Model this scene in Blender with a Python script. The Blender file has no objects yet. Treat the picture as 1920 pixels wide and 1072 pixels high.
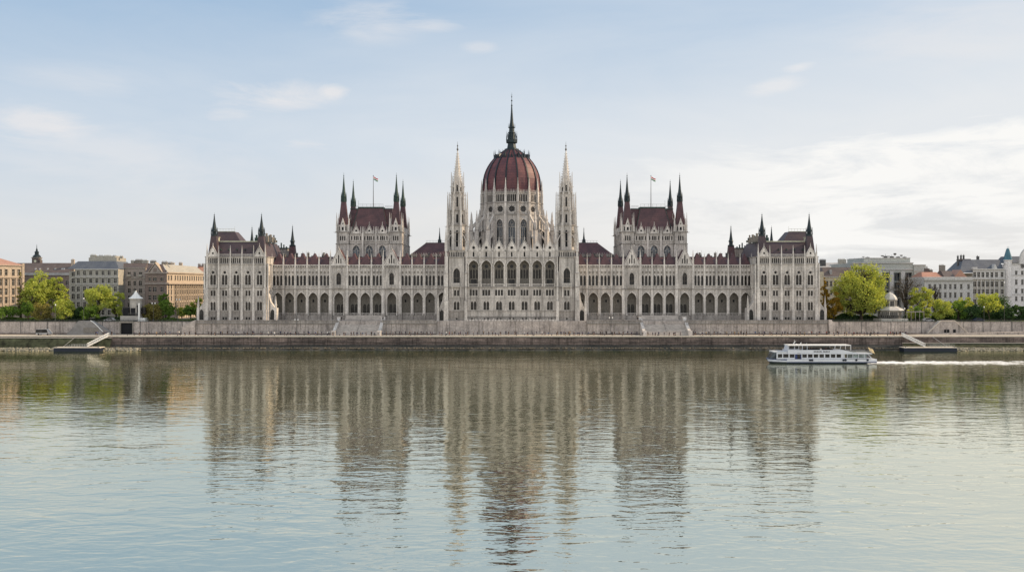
import bpy, bmesh, math, random
from math import sin, cos, pi, radians, sqrt, atan2, tan
from mathutils import Vector
from mathutils.geometry import tessellate_polygon
random.seed(11)
scn = bpy.context.scene
COL = scn.collection
F = 1800.0            # focal length in photo pixels (1920 wide)
CX, HY, CZ = 959.5, 536.0, 25.0
def K(Y): return Y / F
def PX(px, Y): return (px - CX) * Y / F
def PZ(py, Y): return CZ - (py - HY) * Y / F
LOC = {}
# ------------------------------------------------------------------ materials
def newmat(name):
    m = bpy.data.materials.new(name); m.use_nodes = True
    nt = m.node_tree
    return m, nt, nt.nodes['Principled BSDF']
def node(nt, t, **kw):
    n = nt.nodes.new(t)
    for k, v in kw.items(): setattr(n, k, v)
    return n
def ramp(nt, fac, stops):
    r = node(nt, 'ShaderNodeValToRGB')
    el = r.color_ramp.elements
    while len(el) < len(stops): el.new(0.5)
    for e, (p, c) in zip(el, stops):
        e.position = p; e.color = (c, c, c, 1) if isinstance(c, (int, float)) else (*c, 1)
    nt.links.new(fac, r.inputs[0]); return r.outputs[0]
def noise(nt, scale, detail=4, vec=(1, 1, 1), rough=0.55, dist=0.0):
    g = node(nt, 'ShaderNodeNewGeometry'); mp = node(nt, 'ShaderNodeMapping')
    mp.inputs['Scale'].default_value = vec
    nt.links.new(g.outputs['Position'], mp.inputs[0])
    n = node(nt, 'ShaderNodeTexNoise')
    n.inputs['Scale'].default_value = scale; n.inputs['Detail'].default_value = detail
    n.inputs['Roughness'].default_value = rough; n.inputs['Distortion'].default_value = dist
    nt.links.new(mp.outputs[0], n.inputs['Vector']); return n.outputs['Fac']
def mixc(nt, fac, a, b, mode='MIX'):
    m = node(nt, 'ShaderNodeMix', data_type='RGBA', blend_type=mode)
    for inp, v in ((m.inputs[0], fac), (m.inputs[6], a), (m.inputs[7], b)):
        if isinstance(v, (int, float)): inp.default_value = v
        elif isinstance(v, tuple): inp.default_value = (*v, 1)
        else: nt.links.new(v, inp)
    return m.outputs[2]
def simple(name, col, rough=0.8, metal=0.0, var=0.25, scale=0.6, spec=0.3, var2=0.12):
    m, nt, b = newmat(name)
    f = ramp(nt, noise(nt, scale, 5), [(0.3, 1 - var), (0.7, 1 + var * 0.5)])
    c = mixc(nt, 1.0, tuple(col), f, 'MULTIPLY')
    f2 = ramp(nt, noise(nt, scale * 7, 3), [(0.35, 1 - var2), (0.65, 1 + var2 * 0.4)])
    c = mixc(nt, 1.0, c, f2, 'MULTIPLY')
    nt.links.new(c, b.inputs['Base Color'])
    b.inputs['Roughness'].default_value = rough; b.inputs['Metallic'].default_value = metal
    b.inputs['Specular IOR Level'].default_value = spec
    return m
def stone(name, col, dark, course=0.0, stain=0.5, stains=(1, 1, 0.25), wt=0.5, soot=0.0):
    m, nt, b = newmat(name)
    f = ramp(nt, noise(nt, 0.3, 7, stains, 0.65), [(0.36, 0.0), (0.62, 1.0)])
    c = mixc(nt, f, tuple(a * (1 - stain) + d * stain for a, d in zip(col, dark)), tuple(col))
    f2 = ramp(nt, noise(nt, 2.2, 4, (1, 1, 0.7)), [(0.32, 0.72), (0.68, 1.12)])
    c = mixc(nt, 1.0, c, f2, 'MULTIPLY')
    if soot:
        f3 = ramp(nt, noise(nt, 0.9, 5, (1.3, 1.3, 0.10), 0.6), [(0.50, 1.0), (0.66, 1 - soot)])
        c = mixc(nt, 1.0, c, f3, 'MULTIPLY')
        f4 = ramp(nt, noise(nt, 0.11, 3, (1, 1, 1.5)), [(0.35, 0.86), (0.65, 1.06)])
        c = mixc(nt, 1.0, c, f4, 'MULTIPLY')
    if course:
        g = node(nt, 'ShaderNodeNewGeometry'); s = node(nt, 'ShaderNodeSeparateXYZ')
        nt.links.new(g.outputs['Position'], s.inputs[0])
        ad = node(nt, 'ShaderNodeMath', operation='ADD'); nt.links.new(s.outputs[0], ad.inputs[0]); nt.links.new(s.outputs[1], ad.inputs[1])
        cb = node(nt, 'ShaderNodeCombineXYZ'); nt.links.new(ad.outputs[0], cb.inputs[0]); nt.links.new(s.outputs[2], cb.inputs[1])
        br = node(nt, 'ShaderNodeTexBrick'); nt.links.new(cb.outputs[0], br.inputs['Vector'])
        br.inputs['Scale'].default_value = 1.0; br.inputs['Brick Width'].default_value = course * 2.2
        br.inputs['Row Height'].default_value = course; br.inputs['Mortar Size'].default_value = 0.035
        br.inputs['Color1'].default_value = (1, 1, 1, 1); br.inputs['Color2'].default_value = (0.72, 0.72, 0.74, 1)
        br.inputs['Mortar'].default_value = (0.45, 0.43, 0.42, 1)
        c = mixc(nt, wt, c, mixc(nt, 1.0, c, br.outputs['Color'], 'MULTIPLY'))
    nt.links.new(c, b.inputs['Base Color'])
    b.inputs['Roughness'].default_value = 0.85; b.inputs['Specular IOR Level'].default_value = 0.2
    return m
def glassm(name, col, rough=0.15, spec=0.6):
    m, nt, b = newmat(name)
    f = ramp(nt, noise(nt, 0.45, 3), [(0.36, 0.4), (0.52, 1.0), (0.66, 2.4)])
    nt.links.new(mixc(nt, 1.0, tuple(col), f, 'MULTIPLY'), b.inputs['Base Color'])
    b.inputs['Roughness'].default_value = rough; b.inputs['Specular IOR Level'].default_value = spec
    return m
def roofm(name, col, col2, row=0.45):
    m, nt, b = newmat(name)
    f = ramp(nt, noise(nt, 0.35, 5), [(0.35, 0.0), (0.65, 1.0)])
    c = mixc(nt, f, tuple(col), tuple(col2))
    g = node(nt, 'ShaderNodeNewGeometry'); s = node(nt, 'ShaderNodeSeparateXYZ')
    nt.links.new(g.outputs['Position'], s.inputs[0])
    w = node(nt, 'ShaderNodeMath', operation='PINGPONG'); w.inputs[1].default_value = row
    nt.links.new(s.outputs[2], w.inputs[0])
    r = ramp(nt, w.outputs[0], [(0.0, 0.82), (row, 1.06)])
    c = mixc(nt, 1.0, c, r, 'MULTIPLY')
    nt.links.new(mixc(nt, 1.0, c, ramp(nt, noise(nt, 3.0, 3), [(0.35, 0.8), (0.65, 1.15)]), 'MULTIPLY'), b.inputs['Base Color'])
    b.inputs['Roughness'].default_value = 0.55; b.inputs['Specular IOR Level'].default_value = 0.35
    return m
def leafm(name, col, col2, tr=0.45):
    m, nt, b = newmat(name)
    nt.nodes.remove(b)
    f = ramp(nt, noise(nt, 0.55, 3), [(0.35, 0.0), (0.65, 1.0)])
    c = mixc(nt, f, tuple(col), tuple(col2))
    f2 = ramp(nt, noise(nt, 2.2, 3), [(0.34, 0.5), (0.66, 1.3)])
    c = mixc(nt, 1.0, c, f2, 'MULTIPLY')
    d = node(nt, 'ShaderNodeBsdfDiffuse'); t = node(nt, 'ShaderNodeBsdfTranslucent'); x = node(nt, 'ShaderNodeMixShader')
    nt.links.new(c, d.inputs[0]); nt.links.new(mixc(nt, 1.0, c, (1.25, 1.15, 0.5), 'MULTIPLY'), t.inputs[0])
    x.inputs[0].default_value = tr
    nt.links.new(d.outputs[0], x.inputs[1]); nt.links.new(t.outputs[0], x.inputs[2])
    nt.links.new(x.outputs[0], nt.nodes['Material Output'].inputs[0]); return m
S = {}
S['stone'] = stone('pale_limestone', (0.76, 0.715, 0.665), (0.50, 0.47, 0.44), 0.95, 0.75, (1, 1, .25), .2, .38)
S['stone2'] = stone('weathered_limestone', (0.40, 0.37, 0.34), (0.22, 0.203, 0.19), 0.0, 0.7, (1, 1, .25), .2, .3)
S['stonew'] = stone('darker_wall_limestone', (0.64, 0.60, 0.555), (0.38, 0.355, 0.33), 0.95, 0.8, (1, 1, .25), .25, .42)
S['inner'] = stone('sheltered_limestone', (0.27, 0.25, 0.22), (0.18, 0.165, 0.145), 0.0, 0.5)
S['base'] = stone('ashlar_base', (0.60, 0.54, 0.49), (0.36, 0.325, 0.30), 0.62, 0.8, (1, 1, 0.5), .5, .4)
S['quay'] = stone('quay_masonry', (0.27, 0.215, 0.19), (0.075, 0.064, 0.062), 0.8, 0.9, (0.35, 1, 1.6), .7, .45)
S['quaydark'] = stone('wet_revetment', (0.13, 0.12, 0.105), (0.035, 0.042, 0.04), 0.0, 0.9, (0.35, 1, 3), .5, .3)
S['coping'] = simple('pale_coping', (0.60, 0.54, 0.46), 0.8, var=0.15)
S['paving'] = simple('quay_paving', (0.50, 0.44, 0.36), 0.9, var=0.15, scale=0.2)
S['asphalt'] = simple('upper_ground', (0.14, 0.135, 0.12), 0.9, var=0.3, scale=0.1)
S['roof'] = roofm('maroon_slates', (0.066, 0.037, 0.044), (0.112, 0.056, 0.062))
S['roofp'] = roofm('purple_slates', (0.060, 0.044, 0.054), (0.085, 0.058, 0.062))
S['domered'] = roofm('dome_slates', (0.085, 0.036, 0.046), (0.16, 0.060, 0.064), 0.6)
S['rib'] = simple('dark_rib_copper', (0.022, 0.03, 0.038), 0.45, 0.3)
S['copper'] = simple('green_copper', (0.04, 0.07, 0.062), 0.5, 0.2, var=0.4, scale=1.2)
S['copdark'] = simple('dark_copper', (0.028, 0.042, 0.048), 0.45, 0.3, var=0.4, scale=1.2)
S['cream'] = simple('cream_gutter', (0.55, 0.55, 0.42), 0.6)
S['glass'] = glassm('dark_window_glass', (0.022, 0.021, 0.020), 0.2, 0.3)
S['glassb'] = glassm('blue_window_glass', (0.04, 0.05, 0.062), 0.15, 0.5)
S['frame'] = simple('brown_window_frame', (0.10, 0.085, 0.07), 0.7)
S['framel'] = simple('stone_mullion', (0.50, 0.48, 0.44), 0.8)
S['door'] = simple('dark_door_wood', (0.05, 0.045, 0.04), 0.5)
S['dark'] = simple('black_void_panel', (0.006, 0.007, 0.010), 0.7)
S['iron'] = simple('grey_iron', (0.10, 0.10, 0.10), 0.5, 0.3)
S['white'] = simple('white_paint', (0.78, 0.78, 0.76), 0.45, var=0.08)
S['bark'] = simple('tree_bark', (0.075, 0.06, 0.045), 0.95, var=0.5, scale=1.5)
# ------------------------------------------------------------------ mesh builder
PM = 0      # when set, plain wall fields take this slot (darker stone than the dressed trim, for facade contrast)
class MB:
    def __init__(s, sx=1, T=None):
        s.v = []; s.f = []; s.m = []; s.sx = sx; s.T = T
    def av(s, x, y, z):
        if s.T: x, y, z = s.T(x, y, z)
        s.v.append((x * s.sx, y, z)); return len(s.v) - 1
    def face(s, idx, m=0):
        s.f.append(tuple(idx) if s.sx > 0 else tuple(reversed(idx))); s.m.append(m)
    def poly(s, pts, m=0):
        s.face([s.av(*p) for p in pts], m)
    def hexa(s, a, b, m=0):          # a, b: lower and upper rings of 4 points
        n = len(a)
        i = [s.av(*p) for p in a]; j = [s.av(*p) for p in b]
        s.face(list(reversed(i)), m); s.face(j, m)
        for k in range(n):
            l = (k + 1) % n; s.face([i[k], i[l], j[l], j[k]], m)
    def box(s, x0, x1, y0, y1, z0, z1, m=0):
        s.rf(x0, x1, y0, y1, z0, x0, x1, y0, y1, z1, m)
    def rf(s, x0, x1, y0, y1, z0, a0, a1, b0, b1, z1, m=0):
        s.hexa([(x0, y0, z0), (x1, y0, z0), (x1, y1, z0), (x0, y1, z0)],
               [(a0, b0, z1), (a1, b0, z1), (a1, b1, z1), (a0, b1, z1)], m)
    def bev(s, x, y, z0, z1, w, m=0):
        s.box(x - w / 2, x + w / 2, y - w / 2, y + w / 2, z0, z1, m)
    def pyr(s, x, y, z0, z1, w, m=0, n=4, w1=0.02):
        s.lathe(x, y, [(w / 2, z0), (w1, z1)], n, m)
    def lathe(s, cx, cy, prof, n=8, m=0, rot=None, cap=True):
        if rot is None: rot = pi / n
        c = 1 / cos(pi / n)
        rings = []
        for r, z in prof:
            rings.append([s.av(cx + r * c * cos(rot + 2 * pi * k / n), cy + r * c * sin(rot + 2 * pi * k / n), z) for k in range(n)])
        for a, b in zip(rings, rings[1:]):
            for k in range(n):
                l = (k + 1) % n; s.face([a[k], a[l], b[l], b[k]], m)
        if cap: s.face(list(reversed(rings[0])), m); s.face(rings[-1], m)
    def tube(s, p, q, r0, r1=None, n=5, m=0):
        r1 = r0 if r1 is None else r1
        p = Vector(p); q = Vector(q); d = (q - p)
        if d.length < 1e-6: return
        d.normalize(); a = d.orthogonal().normalized(); b = d.cross(a)
        A = [s.av(*(p + (a * cos(2 * pi * k / n) + b * sin(2 * pi * k / n)) * r0)) for k in range(n)]
        B = [s.av(*(q + (a * cos(2 * pi * k / n) + b * sin(2 * pi * k / n)) * r1)) for k in range(n)]
        for k in range(n):
            l = (k + 1) % n; s.face([A[k], A[l], B[l], B[k]], m)
        s.face(list(reversed(A)), m); s.face(B, m)
    def xprism(s, pts, y0, y1, m=0):   # outline in xz pushed along y
        A = [s.av(x, y0, z) for x, z in pts]; B = [s.av(x, y1, z) for x, z in pts]
        s.face(A, m); s.face(list(reversed(B)), m); n = len(pts)
        for k in range(n):
            l = (k + 1) % n; s.face([A[l], A[k], B[k], B[l]], m)
    def yprism(s, pts, x0, x1, m=0):   # outline in yz pushed along x
        A = [s.av(x0, y, z) for y, z in pts]; B = [s.av(x1, y, z) for y, z in pts]
        s.face(list(reversed(A)), m); s.face(B, m); n = len(pts)
        for k in range(n):
            l = (k + 1) % n; s.face([A[k], A[l], B[l], B[k]], m)
    def sheet(s, loop, holes, y, depth, m=0, mr=None):
        loops = [[Vector((x, z, 0)) for x, z in loop]] + [[Vector((x, z, 0)) for x, z in h] for h in holes]
        tris = tessellate_polygon(loops)
        flat = [p for l in loops for p in l]
        idx = [s.av(p.x, y, p.y) for p in flat]
        for t in tris:
            a, b, c = (flat[i] for i in t)
            ar = (b.x - a.x) * (c.y - a.y) - (c.x - a.x) * (b.y - a.y)
            if abs(ar) < 1e-9: continue
            s.face([idx[i] for i in (t if ar > 0 else reversed(t))], m)
        mr = m if mr is None else mr
        for h in holes:
            A = [s.av(x, y, z) for x, z in h]; B = [s.av(x, y + depth, z) for x, z in h]
            n = len(h)
            for k in range(n):
                l = (k + 1) % n; s.face([A[k], A[l], B[l], B[k]], mr)
    def panel(s, x0, x1, z0, z1, y, holes, depth=0.4, m=0, mr=None):
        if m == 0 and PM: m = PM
        s.sheet([(x0, z0), (x1, z0), (x1, z1), (x0, z1)], holes, y, depth, m, mr)
    def archpanel(s, x0, x1, z0, z1, y, arch, depth, m=0, mr=None):
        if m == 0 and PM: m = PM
        s.sheet([(x0, z0)] + arch + [(x1, z0), (x1, z1), (x0, z1)], [], y, depth, m)
        A = [s.av(x, y, z) for x, z in arch]; B = [s.av(x, y + depth, z) for x, z in arch]
        for k in range(len(arch) - 1):
            s.face([A[k + 1], A[k], B[k], B[k + 1]], m if mr is None else mr)
    def band(s, pts, t, y0, y1, m=0, grow=1.0):   # moulding following an open outline, from y0 (front) to y1
        n = len(pts); out = []
        for i, (x, z) in enumerate(pts):
            xa, za = pts[max(i - 1, 0)]; xb, zb = pts[min(i + 1, n - 1)]
            dx, dz = xb - xa, zb - za; L = sqrt(dx * dx + dz * dz) or 1
            out.append((x - dz / L * t * grow, z + dx / L * t * grow))
        a = [s.av(x, y0, z) for x, z in pts]; b = [s.av(x, y0, z) for x, z in out]
        c = [s.av(x, y1, z) for x, z in pts]; d = [s.av(x, y1, z) for x, z in out]
        for i in range(n - 1):
            s.face([a[i], a[i + 1], b[i + 1], b[i]], m); s.face([b[i], b[i + 1], d[i + 1], d[i]], m)
            s.face([c[i], c[i + 1], a[i + 1], a[i]], m)
    def pinn(s, x, y, z0, w, hs, hp, m=0):
        s.bev(x, y, z0, z0 + hs, w, m); s.bev(x, y, z0 + hs, z0 + hs + w * .25, w * 1.35, m)
        s.pyr(x, y, z0 + hs + w * .25, z0 + hs + hp, w * 0.95, m, 4, 0.05)
    def gable(s, x0, x1, zb, zt, y0, y1, m=0, holes=()):
        c = (x0 + x1) / 2
        s.sheet([(x0, zb), (x1, zb), (c, zt)], list(holes), y0, 0.3, m)
        s.poly([(x1, y0, zb), (x1, y1, zb), (c, y1, zt), (c, y0, zt)], m)
        s.poly([(x0, y1, zb), (x0, y0, zb), (c, y0, zt), (c, y1, zt)], m)
        s.poly([(x1, y1, zb), (x0, y1, zb), (c, y1, zt)], m)
    def mesh(s, name, mats, org=(0, 0, 0), smooth=False):
        mats = list(mats)
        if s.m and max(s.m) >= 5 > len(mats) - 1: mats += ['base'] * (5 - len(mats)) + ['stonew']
        me = bpy.data.meshes.new(name)
        ox, oy, oz = org
        me.from_pydata([(x - ox, y - oy, z - oz) for x, y, z in s.v], [], s.f)
        for m in mats: me.materials.append(S[m] if isinstance(m, str) else m)
        me.polygons.foreach_set('material_index', s.m)
        if smooth: me.polygons.foreach_set('use_smooth', [True] * len(s.f))
        me.update(); return me
    def build(s, name, mats, parent=None, org=None, smooth=False):
        if org is None: org = LOC[parent.name] if parent else (0, 0, 0)
        me = s.mesh(name, mats, org, smooth)
        return put(name, me, parent, org)
def put(name, me, parent=None, loc=(0, 0, 0), rot=0.0):
    o = bpy.data.objects.new(name, me); COL.objects.link(o)
    w = Vector(loc)
    if parent: o.parent = parent; o.location = w - Vector(LOC[parent.name])
    else: o.location = w
    if rot: o.rotation_euler.z = rot
    LOC[o.name] = tuple(w); return o
def tag(o, label=None, cat=None, group=None, kind=None):
    if label: o['label'] = label
    if cat: o['category'] = cat
    if group: o['group'] = group
    if kind: o['kind'] = kind
    return o
def empty(name, loc, label, cat, group=None):
    o = put(name, None, None, loc); o.empty_display_size = 1
    return tag(o, label, cat, group)
# outlines ----------------------------------------------------------
def rect(cx, z0, w, h): return [(cx - w / 2, z0), (cx + w / 2, z0), (cx + w / 2, z0 + h), (cx - w / 2, z0 + h)]
def arc_pts(cx, zs, w, rise, n=6):     # pointed arch from left springing over the apex to right springing
    hw = w / 2; out = []
    if rise <= hw * 1.02:
        for i in range(2 * n + 1):
            a = pi - pi * i / (2 * n); out.append((cx + hw * cos(a), zs + rise * sin(a)))
        return out
    R = (hw * hw + rise * rise) / (2 * hw)
    a1 = math.acos((R - hw) / R)
    for i in range(n + 1):
        a = pi - a1 * i / n; out.append((cx - hw + R + R * cos(a), zs + R * sin(a)))
    for i in range(n - 1, -1, -1):
        a = a1 * i / n; out.append((cx + hw - R + R * cos(a), zs + R * sin(a)))
    return out
def lancet(cx, z0, w, h, pt=1.0, n=3):
    rise = w * 0.5 * (1 + 0.6 * pt); zs = z0 + h - rise
    return [(cx - w / 2, z0), (cx + w / 2, z0)] + list(reversed(arc_pts(cx, zs, w, rise, n)))
def circ(cx, cz, r, n=12): return [(cx + r * cos(2 * pi * k / n), cz + r * sin(2 * pi * k / n)) for k in range(n)]
def star(cx, cz, r, n=10):
    return [(cx + (r if k % 2 else r * .72) * cos(pi * k / n), cz + (r if k % 2 else r * .72) * sin(pi * k / n)) for k in range(2 * n)]
WM = {}
def grow(o, g):
    cx = sum(p[0] for p in o) / len(o); cz = sum(p[1] for p in o) / len(o)
    return [(x + math.copysign(g, x - cx), z + math.copysign(g, z - cz)) for x, z in o]
def winmesh(key, outlines, bars=(), glass='glass', frame='frame', name='window'):
    """glass sheets (each an outline grown behind its opening) with frame bars proud of them"""
    if key in WM: return WM[key]
    b = MB()
    for o in outlines: b.xprism(grow(o, 0.05), 0.0, 0.06, 0)
    for (x0, x1, z0, z1) in bars: b.box(x0, x1, -0.09, -0.005, z0, z1, 1)
    WM[key] = b.mesh(name, [glass, frame]); return WM[key]
def lanc_bars(cx, z0, w, h, nh=2, t=0.10, vert=True):
    r = []
    if vert: r.append((cx - t / 2, cx + t / 2, z0, z0 + h * .96))
    for i in range(1, nh + 1):
        z = z0 + (h - w * .8) * i / nh; r.append((cx - w / 2, cx - t / 2, z - t / 2, z + t / 2)); r.append((cx + t / 2, cx + w / 2, z - t / 2, z + t / 2))
    return r
def frameT(cx, cy, a, phi):     # local wall frame: x along wall, y inward, outer face at distance a, normal at phi from -Y towards +X
    n = (sin(phi), -cos(phi)); t = (cos(phi), sin(phi))
    return lambda x, y, z: (cx + n[0] * (a - y) + t[0] * x, cy + n[1] * (a - y) + t[1] * x, z)
def spire(b, x, y, z0, r0, z1, m=0, n=8):   # slender needle with beads and finial
    H = z1 - z0
    b.lathe(x, y, [(r0, z0), (r0 * .62, z0 + H * .28), (r0 * .30, z0 + H * .62), (0.07, z0 + H * .88), (0.03, z1)], n, m)
    for t in (.66, .76, .86): b.lathe(x, y, [(.04, z0 + H * t - .22), (r0 * .22 + .08, z0 + H * t), (.04, z0 + H * t + .22)], 6, m)
# =================================================================== PARLIAMENT
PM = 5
root = empty('parliament_building', (0, 405, 10.9), 'vast pale stone neo-gothic building with red ribbed dome and many spires on the far bank', 'building')
# ---------------------------------------------------- gallery wings
YW = 400.0; kw = K(YW)
zw = lambda py: PZ(py, YW)
bounds = [449.5, 428, 405.8, 383.6, 361.2, 339.8, 308.7, 286, 263, 241, 209, 187, 164.2, 141.4, 119]
GB = {5, 9}
def trip_win():
    o = [lancet(dx, 0, 0.92, 4.25) for dx in (-1.47, 0, 1.47)]
    bars = []
    for dx in (-1.47, 0, 1.47): bars += lanc_bars(dx, 0, .92, 4.25, 2, .11, False)
    return winmesh('trip', o, bars)
def door_mesh():
    o = [lancet(-.8, 0, 1.2, 4.6), lancet(.8, 0, 1.2, 4.6)]
    return winmesh('door', o, lanc_bars(-.8, 0, 1.2, 4.6, 2, .14) + lanc_bars(.8, 0, 1.2, 4.6, 2, .14), 'glass', 'frame', 'gallery_door')
def wing(s):
    wall = put('gallery_wing', None, root, (s * 60, YW, 10.9))
    b = MB(s)
    # 0 stone, 1 inner, 2 stone2, 3 dark
    zf, za, zc, zs_, zcor, ztop = 12.8, 22.15, 23.9, 25.2, 32.65, 33.7
    for i in range(len(bounds) - 1):
        xb, xa = bounds[i] * kw, bounds[i + 1] * kw
        c = (xa + xb) / 2; w = xb - xa; g = i in GB
        aw = 3.92 if not g else 3.9
        zsp = 19.3
        ar = [(c - aw / 2, zf)] + arc_pts(c, zsp, aw, za - zsp + .1, 7) + [(c + aw / 2, zf)]
        b.archpanel(xa, xb, zf, zc, YW, ar, 0.8, 0)
        b.band(arc_pts(c, zsp, aw + .12, za - zsp + .16, 7), 0.38, YW - .22, YW, 0)
        for sgn in (-1, 1):        # pier shafts with capitals
            xx = c + sgn * (aw / 2 + .14)
            b.lathe(xx, YW - .12, [(.26, zf), (.26, zf + .5), (.17, zf + .6), (.17, zsp - .5), (.30, zsp - .1), (.30, zsp)], 6, 0)
        # balusters between the arcade piers
        for q in range(7): b.box(c - 1.75 + q * .583 - .08, c - 1.75 + q * .583 + .08, YW + .25, YW + .40, zf, zf + .75, 0)
        b.box(c - 1.95, c + 1.95, YW + .2, YW + .45, zf + .75, zf + .92, 0)
        # upper storey
        if not g:
            hs = [lancet(c + dx, zs_, .92, 4.25) for dx in (-1.47, 0, 1.47)]
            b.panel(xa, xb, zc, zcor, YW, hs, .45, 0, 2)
            for dx in (-1.47, 0, 1.47):
                b.band(arc_pts(c + dx, zs_ + 3.45, 1.04, .86, 3), .14, YW - .12, YW, 0)
                # niche gablets over each light
                b.gable(c + dx - .42, c + dx + .42, 31.2, 32.2, YW - .14, YW, 0)
                b.box(c + dx - .36, c + dx - .26, YW - .14, YW, 30.2, 31.2, 2); b.box(c + dx + .26, c + dx + .36, YW - .14, YW, 30.2, 31.2, 2)
                b.box(c + dx - .2, c + dx + .2, YW - .03, YW, 30.2, 31.1, 1)
            for dx in (-.735, .735, -2.1, 2.1): b.lathe(c + dx, YW - .08, [(.14, zs_), (.10, zs_ + .3), (.10, zs_ + 3.2), (.17, zs_ + 3.5)], 5, 0)
            put('window', trip_win(), wall, (s * c, YW + .42, zs_))
            for q in range(9): b.box(c - 2.0 + q * .5 - .07, c - 2.0 + q * .5 + .07, YW - .3, YW - .16, 24.15, 25.0, 0)
            b.box(c - 2.2, c + 2.2, YW - .34, YW - .1, 25.0, 25.16, 0)
            b.box(xa + .3, xb - .3, YW - .34, YW, 23.9, 24.15, 0)
        else:
            h = lancet(c, zs_, 1.9, 5.4)
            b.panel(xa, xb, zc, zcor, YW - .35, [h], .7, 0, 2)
            b.band(arc_pts(c, 29.2, 2.3, 2.4, 6), .25, YW - .6, YW - .35, 0)
            b.poly([(xa, YW - .35, zc), (xa, YW - .35, zcor), (xa, YW, zcor), (xa, YW, zc)], 0)
            b.poly([(xb, YW, zc), (xb, YW, zcor), (xb, YW - .35, zcor), (xb, YW - .35, zc)], 0)
            put('window', winmesh('gbw', [lancet(0, 0, 1.9, 5.4, 1, 4)], lanc_bars(0, 0, 1.9, 5.4, 2, .16)), wall, (s * c, YW + .3, zs_))
            b.box(c - 1.6, c + 1.6, YW - 1.1, YW - .35, 24.3, 24.55, 0)
            for q in range(7): b.box(c - 1.45 + q * .48 - .08, c - 1.45 + q * .48 + .08, YW - 1.05, YW - .9, 24.55, 25.4, 0)
            b.box(c - 1.6, c + 1.6, YW - 1.1, YW - .85, 25.4, 25.55, 0)
            # gable
            zt = 40.4
            sl = [lancet(c - .95, 34.4, .42, 2.0, 1, 2), lancet(c, 34.4, .48, 3.6, 1, 2), lancet(c + .95, 34.4, .42, 2.0, 1, 2)]
            b.gable(c - 3.2, c + 3.2, ztop, zt, YW - .5, YW + .1, 0, sl)
            b.xprism([(c - 3.2, ztop), (c + 3.2, ztop), (c, zt - .2)], YW - .1, YW, 3)
            b.band([(c - 3.45, ztop - .1), (c, zt + .3), (c + 3.45, ztop - .1)], .3, YW - .65, YW + .1, 0)
            b.pinn(c, YW - .2, zt, .28, .4, 1.3, 0)
        # string courses and cornice
        yo = YW - (.35 if g else 0)
        b.box(xa, xb, yo - .25, yo, 23.55, 23.8, 2)
        b.box(xa, xb, yo - .3, yo + .4, zcor, zcor + .18, 2)
        n = int(w / .62)
        for q in range(n):
            xx = xa + (q + .5) * w / n
            b.box(xx - .14, xx + .14, yo - .28, yo, zcor + .18, 33.45, 0)
        b.box(xa, xb, yo, yo + .5, zcor + .18, 33.45, 3)  # near-black strip: shade between the corbels put into the colour
        b.box(xa, xb, yo - .4, yo + .5, 33.45, 33.85, 0)
        # pilaster at xb
        for xx, pw, zt in (((xb, 1.0, 34.0),) if not (i in GB or i - 1 in GB) else ((xb, 1.5, 34.0),)):
            po = .55 if pw < 1.2 else .95
            b.box(xx - pw / 2, xx + pw / 2, YW - po, YW, 10.9, 13.4, 2)
            b.box(xx - pw * .4, xx + pw * .4, YW - po * .85, YW, 13.4, 23.5, 0)
            b.box(xx - pw * .42, xx + pw * .42, YW - po, YW, 23.5, 23.9, 2)
            b.box(xx - pw * .32, xx + pw * .32, YW - po * .75, YW, 23.9, zt, 0)
            b.pinn(xx, YW - .1, zt, pw * .5, 1.5 * (1.35 if pw > 1.2 else 1), 3.1 * (1.3 if pw > 1.2 else 1), 0)
        # plinth, floor, back wall, ceiling of the arcade
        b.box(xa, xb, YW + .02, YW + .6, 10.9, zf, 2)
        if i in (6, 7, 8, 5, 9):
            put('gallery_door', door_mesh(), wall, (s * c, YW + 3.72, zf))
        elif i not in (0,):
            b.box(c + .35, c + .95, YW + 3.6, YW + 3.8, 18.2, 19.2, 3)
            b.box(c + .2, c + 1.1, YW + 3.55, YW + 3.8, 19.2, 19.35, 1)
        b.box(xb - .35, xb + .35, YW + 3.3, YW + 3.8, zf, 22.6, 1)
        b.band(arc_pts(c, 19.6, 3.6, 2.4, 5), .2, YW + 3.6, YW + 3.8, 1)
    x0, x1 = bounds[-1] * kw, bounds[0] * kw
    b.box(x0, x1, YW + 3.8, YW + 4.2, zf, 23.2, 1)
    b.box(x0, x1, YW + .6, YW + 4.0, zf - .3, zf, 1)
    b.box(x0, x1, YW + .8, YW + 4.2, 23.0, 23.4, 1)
    b.box(x0, x1, YW + 4.2, YW + 34, 10.9, 34.4, 0)
    ob = b.build('wall', ['stone', 'inner', 'stone2', 'dark'], wall)
    # roofs
    for i in range(len(bounds) - 1):
        xb, xa = bounds[i] * kw + 0, bounds[i + 1] * kw
        c = (xa + xb) / 2; w = xb - xa
        r = MB(s)
        if i in GB:
            r.rf(c - 3.0, c + 3.0, YW + .2, YW + 8.5, 33.9, c - .1, c + .1, YW + .2, YW + 7.5, 40.2)
        else:
            h = 38.7 + random.uniform(-.15, .15)
            r.rf(xa + .28, xb - .28, YW + .55, YW + 6.5, 33.9, c - .12, c + .12, YW + 2.6, YW + 5.2, h)
            r.tube((c, YW + 2.7, h - .1), (c, YW + 2.7, h + .8), .07, .03, 4, 1)
        r.build('dormer_roof', ['roof', 'iron'], wall)
    r = MB(s)
    r.yprism([(YW + .6, 33.9), (YW + 16, 33.9), (YW + 12, 37.1), (YW + 6.5, 37.1)], x0, x1)
    r.box(x0, x1, YW + 6.4, YW + 6.6, 37.1, 37.35, 1)
    r.build('ridge_roof', ['roof', 'iron'], wall)
    rnd = random.Random(5)
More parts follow.
